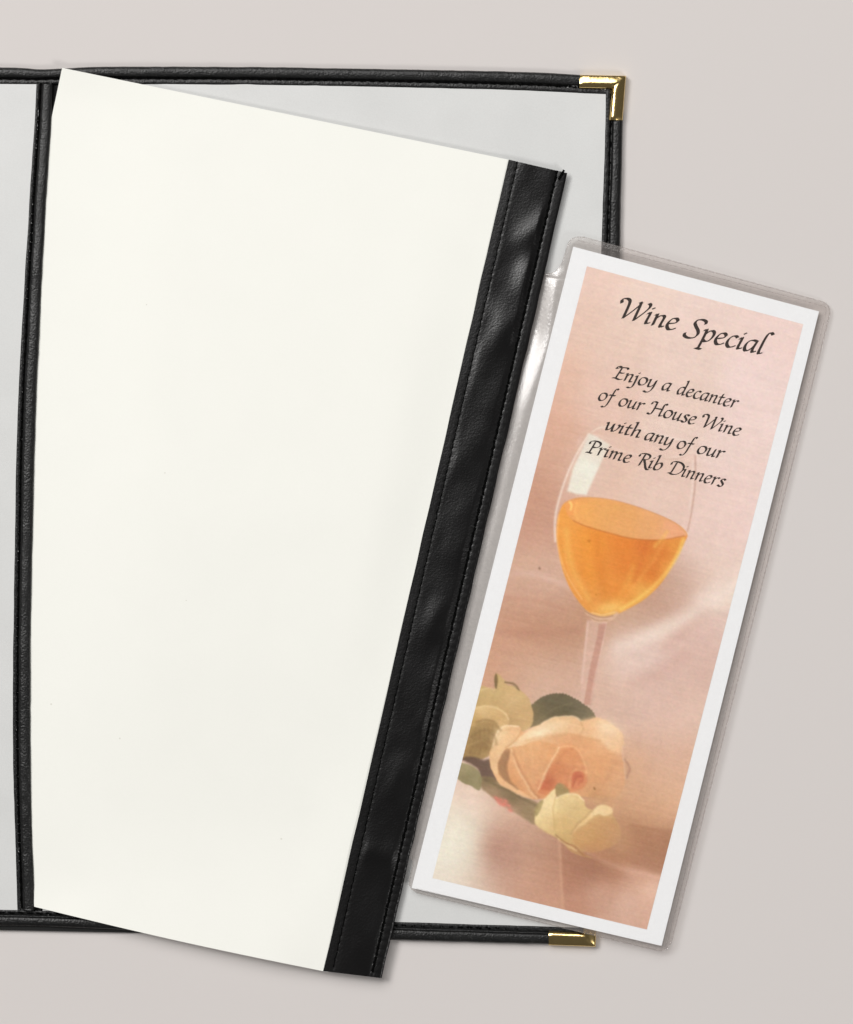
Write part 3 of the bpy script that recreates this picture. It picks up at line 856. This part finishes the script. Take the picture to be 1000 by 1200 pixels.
stroke(q([(640, 302), (650, 330), (640, 360)]), (206, 152, 106), 1.8, 0.5, 1.4)
stroke(q([(872, 500), (900, 545), (884, 598)]), (166, 122, 104), 1.8, 0.6, 1.2)
stroke(q([(868, 420), (862, 470), (874, 540), (880, 600)]), (240, 200, 168), 1.6, 0.45, 1.2)
# the pale rose behind: sepals and inner folds
paint(q([(185,38),(196,70),(192,120),(182,112),(180,70)]), (112, 92, 58), 0.8, 0.7)
stroke(q([(240, 85), (270, 92), (296, 108), (312, 130)]), (120, 98, 64), 2.0, 0.7, 0.8)
stroke(q([(80, 228), (130, 214), (185, 222), (225, 250), (256, 285)]), (236, 208, 162), 2.0, 0.7, 1.0)
stroke(q([(85, 300), (130, 285), (180, 305), (215, 345)]), (150, 118, 76), 2.4, 0.6, 1.4)
stroke(q([(60, 380), (120, 345), (175, 370), (190, 420)]), (134, 104, 66), 2.2, 0.5, 1.6)
stroke(q([(40, 430), (110, 400), (160, 430)]), (206, 172, 120), 2.0, 0.5, 1.4)
blob(568, 872, 10, 8, 20, (136, 104, 64), 0.5)
stroke(q([(110, 130), (150, 118), (180, 128)]), (228, 202, 154), 1.8, 0.6, 1.0)
stroke(q([(712, 652), (716, 660)]), (140, 96, 50), 2.0, 0.8, 0.8)
# the lower bud
paint(q([(500,655),(520,625),(570,655),(575,685),(520,700),(505,690)]), (150, 130, 84), 1.6, 0.9)
bud = q([(400,790),(415,750),(450,705),(500,655),(503,705),(560,680),(620,684),(655,715),(665,755),(705,768),(745,742),(800,760),(806,790),(830,830),(852,880),
         (845,930),(790,970),(700,995),(620,985),(560,950),(500,915),(440,880),(402,840)])
paint(bud, None, 1.6, 0.95, True, shade=grad([
    (635, 955, (232, 208, 152)), (645, 945, (236, 214, 160)), (665, 940, (230, 202, 146)), (680, 950, (220, 188, 132)), (660, 965, (216, 180, 122)), (660, 985, (206, 170, 112)),
    (690, 975, (206, 168, 116)), (715, 975, (202, 162, 114)), (700, 990, (198, 152, 104)), (650, 975, (218, 184, 126))]))
paint(q([(402,800),(450,708),(500,658),(500,720),(492,820),(495,905),(450,880),(408,842)]), None, 1.4, 0.85, True,
      shade=grad([(632, 955, (238, 214, 164)), (645, 940, (240, 216, 168)), (640, 965, (230, 200, 146)), (647, 972, (222, 186, 132))]))
stroke(q([(500, 700), (493, 780), (497, 880)]), (204, 168, 112), 1.4, 0.7, 1.0)
paint(q([(700,770),(745,742),(800,758),(806,785),(770,802),(735,790),(700,810),(650,855),(595,890),(640,835)]), None, 1.5, 0.9, True,
      shade=grad([(700, 950, (240, 212, 166)), (714, 950, (238, 206, 160)), (685, 962, (232, 196, 142))]))
paint(q([(600,895),(660,852),(710,810),(770,805),(830,840),(850,900),(800,965),(700,990),(610,960)]), None, 3.5, 0.55, True,
      shade=grad([(690, 975, (204, 150, 98)), (715, 975, (196, 142, 96))]))
blob(728, 985, 14, 22, 0, (198, 152, 116), 0.7)
blob(706, 1003, 26, 8, 14, (182, 130, 98), 0.7)
paint(q([(540,925),(590,960),(640,985),(670,1010),(700,1030),(640,1012),(580,985)]), (196, 152, 104), 1.2, 0.8)
stroke(q([(505, 905), (560, 945), (610, 965), (645, 1000), (668, 1014)]), (158, 110, 76), 1.6, 0.65, 1.0)
stroke(q([(520, 925), (580, 965), (620, 985)]), (236, 206, 158), 1.8, 0.6, 1.0)
stroke(q([(700, 770), (640, 830), (590, 893)]), (176, 130, 86), 1.8, 0.5, 1.4)
stroke(q([(505, 705), (560, 682), (618, 686), (655, 716)]), (250, 228, 186), 2.0, 0.6, 1.0)
stroke(q([(530, 930), (600, 965), (660, 1010)]), (178, 122, 82), 1.6, 0.5, 1.2)
paint(q([(395,770),(410,735),(440,720),(430,760),(405,800)]), (160, 140, 90), 1.2, 0.8)
stroke([(580, 649.5), (582, 651.5)], (130, 92, 70), 1.4, 0.8, 0.7) if False else None
blob(632.5, 666, 1.2, 1.5, 0, (120, 84, 66), 0.8)

def fan(base, rim, cols, op, bend=0.0, w=1.1):
    rim = resample(catmull(rim, 8), len(cols))
    for (ex_, ey_), c_ in zip(rim, cols):
        bx_, by_ = base[0] + random.uniform(-2, 2), base[1] + random.uniform(-2, 2)
        mx_, my_ = (bx_ + ex_) / 2 + bend * (ey_ - by_), (by_ + ey_) / 2 - bend * (ex_ - bx_)
        f_ = random.uniform(0.25, 0.5)
        sx_, sy_ = bx_ + (ex_ - bx_) * f_ + bend * (ey_ - by_) * 0.8, by_ + (ey_ - by_) * f_ - bend * (ex_ - bx_) * 0.8
        stroke([(sx_, sy_), (mx_ * 0.4 + ex_ * 0.6, my_ * 0.4 + ey_ * 0.6), (ex_, ey_)], c_, w * 1.6, 0.34 * op * random.uniform(0.5, 1.3), 2.0)
LT, DK = (250, 216, 176), (196, 128, 84)
fan(q([(405, 700)])[0], q([(265, 525), (300, 450), (400, 415), (515, 440)]), [DK, LT] * 7, 0.28, 0.05)
fan(q([(560, 420)])[0], q([(330, 390), (430, 315), (500, 282), (600, 275), (640, 310)]), [(250, 226, 190), (222, 170, 124)] * 7, 0.32, -0.04)
fan(q([(640, 520)])[0], q([(660, 370), (740, 400), (800, 450), (850, 520), (840, 600), (780, 660)]), [(240, 190, 142), (198, 136, 92)] * 8, 0.26, 0.06)
fan(q([(640, 360)])[0], q([(660, 300), (720, 288), (790, 305), (845, 352), (862, 410)]), [(252, 226, 192), (226, 178, 134)] * 6, 0.30, 0.05)
fan(q([(190, 560)])[0], q([(175, 420), (200, 355), (250, 330), (305, 330)]), [(252, 222, 184), (218, 166, 118)] * 5, 0.30, 0.0)
fan(q([(520, 900)])[0], q([(515, 705), (560, 690), (615, 695), (655, 730), (665, 770)]), [(246, 226, 180), (204, 168, 112)] * 7, 0.28, 0.03)
fan(q([(480, 890)])[0], q([(415, 780), (445, 725), (490, 680)]), [(248, 226, 184), (214, 180, 126)] * 4, 0.28, 0.0)
fan(q([(110, 330)])[0], q([(120, 150), (185, 120), (250, 108), (320, 140), (370, 210), (375, 290)]), [(224, 196, 148), (168, 134, 86)] * 7, 0.26, 0.04)
fan(q([(110, 320)])[0], q([(60, 470), (110, 480), (180, 420), (205, 345)]), [(122, 94, 58), (196, 162, 108)] * 6, 0.34, 0.0)
fan(q([(385, 310)])[0], q([(440, 175), (500, 152), (570, 162), (650, 205), (705, 265)]), [(132, 118, 86), (84, 72, 48)] * 5, 0.30, 0.05)
stroke(q([(470, 660), (500, 560), (545, 470), (590, 445)]), (178, 96, 56), 3.0, 0.35, 2.6)
stroke(q([(560, 650), (575, 585), (610, 545), (660, 545)]), (182, 98, 60), 2.4, 0.40, 2.2)
stroke(q([(600, 650), (598, 605), (625, 585), (645, 605), (630, 632)]), (178, 84, 54), 2.0, 0.45, 1.6)
stroke(q([(700, 700), (760, 640), (800, 560)]), (202, 144, 104), 3.0, 0.35, 2.6)
stroke(q([(505, 800), (560, 760), (640, 770)]), (206, 174, 116), 3.0, 0.30, 2.8)
# petals get tonal steps; the whole picture is hazy, as printed
tone = noise2(PH, PW, 16, 12, 95) * 0.6 + noise2(PH, PW, 7, 6, 96) * 0.4
rz = np.exp(-(((X - 650) / 90.0) ** 2 + ((Y - 900) / 85.0) ** 2))
IM *= (1 + 0.045 * tone * (0.3 + 0.7 * rz))[..., None]
def blur(im):
    p = np.pad(im, ((1, 1), (1, 1), (0, 0)), mode='edge')
    h = (p[:, :-2] + 2 * p[:, 1:-1] + p[:, 2:]) / 4
    return (h[:-2] + 2 * h[1:-1] + h[2:]) / 4
IM = 0.35 * IM + 0.65 * blur(IM)
wide = IM
for _ in range(40):
    wide = blur(wide)
IM = 0.90 * IM + 0.10 * np.maximum(wide, IM)
IM = IM + (0.04 + 0.17 * rz)[..., None] * (np.array((246, 226, 198.)) - IM)
IM = np.array((216, 184, 166.)) + 1.13 * (IM - np.array((216, 184, 166.)))
# cloth weave and print grain
IM += 2.2 * noise2(PH, PW, 2.4, 26, 71)[..., None] + 1.6 * noise2(PH, PW, 4, 60, 72)[..., None]
IM += 3.2 * noise2(PH, PW, 2.3, 2.3, 73)[..., None]
for ch_ in range(3):
    IM[..., ch_] += 1.9 * noise2(PH, PW, 3.0, 3.0, 90 + ch_)
IM *= np.array((1.005, 1.0, 0.985))
IM += 1.6 * noise2(PH, PW, 50, 40, 75)[..., None] * np.array((0.4, 1.0, 1.2))
IM = np.clip(IM, 5, 252)

PRINT_GAIN = 1.0
rgb = lin(IM) * PRINT_GAIN
pm = bpy.data.meshes.new('printed_photo')
vz = at(X, Y, ZC + 0.00006 - droop_px(X, Y)) - np.array(card.location)
nv = PW * PH
ii, jj = np.meshgrid(np.arange(PH - 1), np.arange(PW - 1), indexing='ij')
a0 = (ii * PW + jj).ravel()
quads = np.stack([a0, a0 + PW, a0 + PW + 1, a0 + 1], 1)
pm.vertices.add(nv); pm.vertices.foreach_set('co', vz.reshape(-1).astype(np.float32))
pm.loops.add(quads.size); pm.loops.foreach_set('vertex_index', quads.ravel().astype(np.int32))
pm.polygons.add(len(quads)); pm.polygons.foreach_set('loop_start', np.arange(0, quads.size, 4, dtype=np.int32))
pm.update(calc_edges=True)
ca = pm.color_attributes.new('print_colour', 'FLOAT_COLOR', 'POINT')
ca.data.foreach_set('color', np.concatenate([rgb.reshape(-1, 3), np.ones((nv, 1))], 1).ravel().astype(np.float32))
pm.materials.append(M_print)
po = bpy.data.objects.new('printed_photo', pm); C.objects.link(po); po.parent = card

# ---------------- lettering: broad-nib chancery italic, drawn as pen strokes
# units: x-height 5, ascender 9.4, capitals 8, descender -3.6; upright skeletons, sheared afterwards
GL = {
 'n': (4.7, [[(0.1,4.2),(0.6,4.9),(0.75,4.2),(0.7,0.1)], [(0.7,2.6),(1.6,4.3),(2.6,4.9),(3.2,4.4),(3.15,3.0),(3.0,0.9),(3.4,0.15),(4.3,0.9)]]),
 'm': (7.2, [[(0.1,4.2),(0.6,4.9),(0.75,4.2),(0.7,0.1)], [(0.7,2.6),(1.5,4.3),(2.4,4.9),(2.95,4.4),(2.9,3.0),(2.9,0.1)],
             [(2.9,2.6),(3.8,4.3),(4.8,4.9),(5.4,4.4),(5.4,3.0),(5.3,0.9),(5.7,0.15),(6.6,0.9)]]),
 'i': (2.4, [[(0.0,4.0),(0.6,4.9),(0.8,4.2),(0.65,0.9),(1.0,0.15),(2.0,0.9)], [(0.95,6.9),(1.25,6.6)]]),
 'j': (2.3, [[(0.0,4.0),(0.6,4.9),(0.85,4.2),(0.85,-0.5),(0.5,-2.6),(-0.5,-3.4),(-1.6,-3.1)], [(1.0,6.9),(1.3,6.6)]]),
 'e': (4.0, [[(0.7,2.3),(2.4,3.0),(3.1,4.1),(2.4,5.0),(1.3,4.6),(0.5,3.0),(0.5,1.2),(1.4,0.0),(2.5,0.3),(3.5,1.2)]]),
 'o': (4.5, [[(2.1,4.95),(1.0,4.5),(0.35,3.0),(0.4,1.2),(1.3,0.0),(2.6,0.3),(3.6,1.8),(3.7,3.5),(3.0,4.7),(2.1,4.95)]]),
 'a': (4.6, [[(3.3,4.8),(2.2,4.95),(1.0,4.2),(0.35,2.6),(0.5,0.8),(1.2,0.05),(2.2,0.9),(3.1,2.8),(3.5,4.9)], [(3.5,4.9),(3.2,2.5),(3.1,0.8),(3.5,0.1),(4.4,0.9)]]),
 'd': (4.7, [[(3.2,4.6),(2.2,4.95),(1.0,4.2),(0.35,2.6),(0.5,0.8),(1.2,0.05),(2.2,0.9),(3.2,3.0)], [(2.6,8.7),(3.2,9.2),(3.4,8.0),(3.3,4.5),(3.15,1.0),(3.5,0.1),(4.4,0.9)]]),
 'c': (3.7, [[(3.0,4.4),(2.2,5.0),(1.2,4.5),(0.4,3.0),(0.4,1.2),(1.3,0.0),(2.4,0.3),(3.4,1.2)]]),
 'l': (2.4, [[(0.0,8.2),(0.7,9.2),(0.95,8.4),(0.7,4.0),(0.6,1.0),(1.0,0.1),(2.1,0.9)]]),
 'L': (2.6, [[(2.9,8.7),(2.1,9.4),(1.3,8.8),(0.9,6.5),(0.75,3.0),(0.7,0.9),(1.0,0.1),(2.0,0.8)]]),
 't': (3.0, [[(1.3,6.8),(1.0,4.5),(0.85,1.2),(1.3,0.1),(2.5,0.9)], [(-0.1,4.55),(1.2,4.7),(2.6,4.75)]]),
 'r': (3.5, [[(0.1,4.2),(0.6,4.9),(0.8,4.2),(0.75,0.1)], [(0.75,2.6),(1.6,4.3),(2.5,4.95),(3.2,4.5)]]),
 'u': (4.7, [[(0.0,4.1),(0.6,4.9),(0.75,4.0),(0.65,1.2),(1.1,0.1),(2.1,0.7),(3.1,2.6),(3.4,4.9)], [(3.4,4.9),(3.2,2.0),(3.15,0.8),(3.5,0.1),(4.4,0.9)]]),
 's': (3.4, [[(2.9,4.4),(2.2,5.0),(1.2,4.7),(0.9,3.8),(1.7,2.8),(2.5,1.8),(2.4,0.6),(1.4,0.0),(0.1,0.7)]]),
 'w': (6.4, [[(-0.1,4.1),(0.5,4.9),(0.75,4.0),(0.9,1.2),(1.3,0.1),(2.2,0.9),(2.9,2.6),(3.2,4.8)], [(3.2,4.8),(3.3,1.4),(3.7,0.1),(4.7,0.8),(5.6,2.6),(5.8,4.2),(5.2,5.0)]]),
 'h': (4.7, [[(-0.1,8.4),(0.6,9.2),(0.85,8.4),(0.75,4.0),(0.7,0.1)], [(0.7,2.6),(1.6,4.3),(2.6,4.9),(3.2,4.4),(3.15,3.0),(3.0,0.9),(3.4,0.15),(4.3,0.9)]]),
 'y': (4.5, [[(0.0,4.1),(0.6,4.9),(0.75,4.0),(0.65,1.2),(1.1,0.1),(2.1,0.7),(3.1,2.6),(3.4,4.9)], [(3.4,4.9),(3.35,1.5),(3.0,-1.2),(2.0,-3.0),(0.8,-3.4),(-0.3,-2.9)]]),
 'b': (4.4, [[(0.0,8.4),(0.6,9.2),(0.85,8.4),(0.7,4.0),(0.55,1.2),(1.3,0.0),(2.6,0.4),(3.5,1.9),(3.6,3.7),(2.8,4.9),(1.7,4.2),(0.8,2.8)]]),
 'f': (2.9, [[(3.5,8.6),(2.9,9.2),(2.2,8.6),(1.9,6.5),(1.5,2.0),(1.1,-1.5),(0.4,-3.1),(-0.5,-3.5),(-1.2,-3.1)], [(0.2,4.55),(1.7,4.7),(3.2,4.75)]]),
 'p': (4.5, [[(0.0,4.1),(0.7,4.9),(0.9,4.0),(0.8,0.0),(0.6,-3.4)], [(-0.3,-3.4),(1.6,-3.4)], [(0.85,2.4),(1.8,4.3),(2.8,4.9),(3.6,4.1),(3.6,2.4),(2.9,0.7),(1.8,0.0),(0.9,0.5)]]),
 'W': (9.3, [[(0.0,5.9),(-0.4,7.2),(0.6,8.1),(1.9,7.8),(2.4,6.0),(2.5,0.1)], [(2.5,0.1),(4.6,4.2),(6.2,7.8)], [(5.5,8.0),(5.9,7.0),(6.0,0.1)], [(6.0,0.1),(7.8,3.6),(9.0,6.4),(9.0,7.8),(8.3,8.3)]]),
 'S': (5.6, [[(5.3,6.8),(5.0,7.9),(3.7,8.3),(2.2,7.7),(1.8,6.3),(2.7,4.9),(3.8,3.6),(4.2,2.0),(3.3,0.4),(1.6,-0.1),(0.2,0.5),(0.0,1.6)]]),
 'E': (5.2, [[(5.3,7.2),(4.6,8.0),(3.0,7.7),(1.9,7.4),(0.9,6.9),(0.0,6.2),(-0.2,6.9),(0.6,7.9),(1.9,7.7)], [(2.2,7.6),(1.9,4.5),(1.4,0.4)], [(0.0,0.2),(1.4,0.4),(3.2,0.0),(4.6,0.7)], [(1.9,4.1),(3.2,4.2),(4.2,4.5)]]),
 'H': (7.6, [[(0.0,6.0),(-0.1,7.1),(0.9,7.9),(2.2,7.7)], [(2.2,7.7),(2.1,4.0),(1.6,0.3),(0.5,-0.2),(-0.4,0.3)], [(1.9,4.0),(4.0,4.2),(6.0,4.3)], [(7.4,7.5),(6.6,8.1),(6.0,7.2),(5.9,4.0),(5.7,1.0),(6.1,0.1),(7.2,0.8)]]),
 'P': (5.4, [[(2.2,7.6),(2.0,4.5),(1.6,0.4)], [(0.0,0.2),(1.5,0.35),(2.9,0.2)], [(0.1,5.6),(-0.2,6.7),(0.8,7.7),(2.6,8.1),(4.4,7.8),(5.2,6.6),(4.7,5.0),(3.3,4.1),(2.2,4.2)]]),
 'R': (5.9, [[(2.2,7.6),(2.0,4.5),(1.6,0.2)], [(0.1,5.6),(-0.2,6.7),(0.8,7.7),(2.6,8.1),(4.2,7.8),(4.9,6.7),(4.4,5.2),(3.1,4.4),(2.2,4.3)], [(2.8,4.3),(3.8,2.4),(4.9,0.0),(5.9,-1.1),(6.9,-1.0)]]),
 'D': (7.0, [[(2.2,7.5),(2.0,4.5),(1.6,0.6)], [(0.0,5.6),(-0.2,6.7),(0.8,7.7),(2.8,8.1),(4.8,7.7),(6.3,6.3),(6.6,4.2),(5.8,1.9),(4.2,0.4),(2.4,-0.1),(1.0,0.4),(0.1,0.1)]]),
}
SHEAR = 0.17
NIB_A = math.radians(42)

def letter_strokes(word):
    x = 0.0; out = []
    for ch in word:
        adv, st = GL[ch]
        for s_ in st:
            c = catmull(s_, 7) if len(s_) > 2 else np.linspace(s_[0], s_[1], 4)
            out.append(c + np.array((x, 0)))
        x += adv
    return out, x

def write_line(words, height):
    """words: (text, left baseline px, right baseline px); height: px per x-height"""
    sv = []; sf = []; tick = 0
    for text, p0, p1 in words:
        strokes, adv = letter_strokes(text)
        p0 = np.array(p0, float); p1 = np.array(p1, float)
        ex = (p1 - p0) / adv
        dirn = (p1 - p0) / np.hypot(*(p1 - p0))
        ey = np.array((dirn[1], -dirn[0])) * height / 5.0
        ku = height / 5.0
        n1 = np.array((math.cos(NIB_A), math.sin(NIB_A))) * 0.68
        n2 = np.array((-math.sin(NIB_A), math.cos(NIB_A))) * 0.19
        for c in strokes:
            c = c.copy(); c[:, 0] += SHEAR * c[:, 1]
            for nv_ in (n1, n2):
                for i in range(len(c) - 1):
                    quad = np.array([c[i] - nv_, c[i] + nv_, c[i + 1] + nv_, c[i + 1] - nv_])
                    o = len(sv); tick += 1
                    for w_ in quad:
                        P_ = p0 + w_[0] * ex + w_[1] * ey
                        sv.append(at(P_[0], P_[1], ZC + 0.00012 + (tick % 400) * 1e-7 - droop_px(P_[0], P_[1])))
                    A, B, D = (np.array(sv[o + k][:2]) for k in (0, 1, 2))
                    cr = (B[0] - A[0]) * (D[1] - A[1]) - (B[1] - A[1]) * (D[0] - A[0])
                    sf.append((o, o + 1, o + 2, o + 3) if cr > 0 else (o + 3, o + 2, o + 1, o))
    return link('lettering', sv, sf, M_ink, card, False)

def b4(x, y): return (669 + x / 4.545, 420 + y / 4.545)
def b3(x, y): return (700 + x / 4.545, 330 + y / 4.545)
write_line([('Wine', b3(98, 186), b3(420, 264)), ('SpeciaL', b3(458, 292), b3(884, 391))], 14.6)
write_line([('Enjoy', b4(222, 104), b4(450, 161)), ('a', b4(480, 166), b4(528, 178)), ('decanter', b4(561, 188), b4(880, 268))], 9.7)
write_line([('of', b4(142, 220), b4(216, 238)), ('our', b4(250, 250), b4(380, 282)), ('House', b4(410, 292), b4(660, 355)), ('Wine', b4(684, 361), b4(898, 416))], 9.7)
write_line([('with', b4(176, 378), b4(368, 426)), ('any', b4(388, 432), b4(538, 470)), ('of', b4(560, 476), b4(634, 495)), ('our', b4(668, 503), b4(806, 537))], 9.7)
write_line([('Prime', b4(80, 500), b4(314, 560)), ('Rib', b4(345, 567), b4(480, 601)), ('Dinners', b4(515, 610), b4(812, 687))], 9.7)

# ---------------- clear vinyl pocket around the card
pocket = thing('vinyl_pocket', 'clear vinyl pocket around the wine card, its tab tucked under the black strip',
               'vinyl pocket', at(722, 700, 0.0042))
vl = [(-13.8, 10), (-13, 5.5), (-12, 2), (-9.5, -2.5), (-6, -5.2), (-1, -6.8), (10, -7.2), (20, -7.6), (27, -9.3), (33, -12.5), (37, -17),
      (39.5, -23), (41, -29), (42, -42), (44, -42), (733, -42), (735.5, -36), (737.5, -15), (740, -10), (744, -6.2), (750, -4.7), (765, -4.6), (771, -3.6), (776, 0), (779, 8)]
vr = [(-13.8, 298), (-13, 303), (-11, 306.5), (-8, 309), (-4, 310.6), (2, 311), (300, 311.5), (600, 311.3), (764, 311), (770, 310), (775, 307), (778, 303), (779, 298)]
vrows = np.unique(np.r_[np.linspace(-13.8, -5, 14), np.linspace(-5, 50, 40), np.linspace(50, 725, 90), np.linspace(725, 755, 26), np.linspace(755, 779, 26)])
ul = np.interp(vrows, *np.array(vl).T); ur = np.interp(vrows, *np.array(vr).T)
NU = 70
tt = np.r_[np.linspace(0, 0.2, 26)[:-1], np.linspace(0.2, 1, NU - 25)]
# columns: dense at the tucked side
UU = ul[:, None] + (ur - ul)[:, None] * tt[None, :]
VV = np.repeat(vrows[:, None], len(tt), 1)
VV = VV + (UU - 8) * (0.0164 - 0.0284 * np.clip(VV / 779, 0, 1))
FP = fr(UU, VV)
def film_z(u, v, up):
    base = np.full(u.shape, ZC + (0.00035 if up else -0.00075))
    # towards the tucked tab the film slopes off the card down to the cover
    d = np.clip((-1 - u + 3.5 * smooth_noise(u.shape[0], 9, 33)[:, None]) / 26.0, 0, 1); d = d * d * (3 - 2 * d)
    amt = np.interp(v, [-20, 10, 40, 60, 110, 150, 200, 330, 500, 700, 745, 780], [0.1, 0.5, 2.3, 3.0, 3.0, 2.4, 1.5, 1.3, 1.2, 1.2, 0.3, 0.1]) * MM
    if up:
        base = base - amt * d
    else:
        base = base - amt * 0.7 * d
    # the two sheets close up at the welded rim
    e = np.minimum(311 - u, np.minimum(v + 14, 779 - v))
    k = np.clip(e / 7.0, 0, 1)
    midz = ZC - 0.0002
    return midz + (base - midz) * (0.35 + 0.65 * k) - droop(u, v)
slab('front_sheet', at(FP[..., 0], FP[..., 1], film_z(UU, VV, True)), 0.0001, M_film, pocket)
slab('back_sheet', at(FP[..., 0], FP[..., 1], film_z(UU, VV, False)), 0.0001, M_back, pocket)

# welded rim: a thin bead round the outline, a second one just inside it along top, right and bottom
def bead(uvs, rad, zoff):
    p = resample(np.array(uvs, float), 700)
    px = fr(p[:, 0], p[:, 1] + (p[:, 0] - 8) * (0.0164 - 0.0284 * np.clip(p[:, 1] / 779, 0, 1)))
    dz = np.clip((-1 - p[:, 0]) / 27.0, 0, 1); dz = dz * dz * (3 - 2 * dz)
    amt = np.interp(p[:, 1], [-20, 10, 40, 60, 110, 150, 200, 330, 500, 700, 745, 780], [0.1, 0.5, 2.3, 3.0, 3.0, 2.4, 1.5, 1.3, 1.2, 1.2, 0.3, 0.1]) * MM
    z = ZC - 0.0002 + zoff - droop(p[:, 0], p[:, 1]) - amt * dz
    n_ = len(p); v = []
    for i in range(n_):
        t = px[min(i + 1, n_ - 1)] - px[max(i - 1, 0)]; t = t / (np.hypot(*t) + 1e-9)
        nn = np.array((-t[1], t[0]))
        r_ = rad * (1 + 0.25 * math.sin(i * 1.9) + 0.15 * random.uniform(-1, 1))
        for q_ in range(6):
            a = q_ * math.pi / 3
            w_ = px[i] + nn * math.cos(a) * r_
            v.append(at(w_[0], w_[1], z[i] + math.sin(a) * r_ * S * 0.8))
    f = grid_faces(n_, 6, 0, True)
    f.append(tuple(range(6))); f.append(tuple((n_ - 1) * 6 + j for j in reversed(range(6))))
    return link('welded_edge', v, f, M_bead, pocket)
outline = [(u_, v_) for v_, u_ in reversed(vl[:14])]
outline = [(-42, 42)] + [(u_, v_) for v_, u_ in reversed(vl[:13])] + [(u_, v_) for v_, u_ in vr] + [(u_, v_) for v_, u_ in reversed(vl[16:])] + [(-36, 735.5)]
bead(outline, 0.7, 0.0)
inner = [(3, -8.5)] + [(u_ - 4.6, max(v_, -9.0)) for v_, u_ in vr if v_ < 765] + [(303, 771), (297, 774.2), (6, 774.2)]
bead(inner, 0.35, 0.0002)
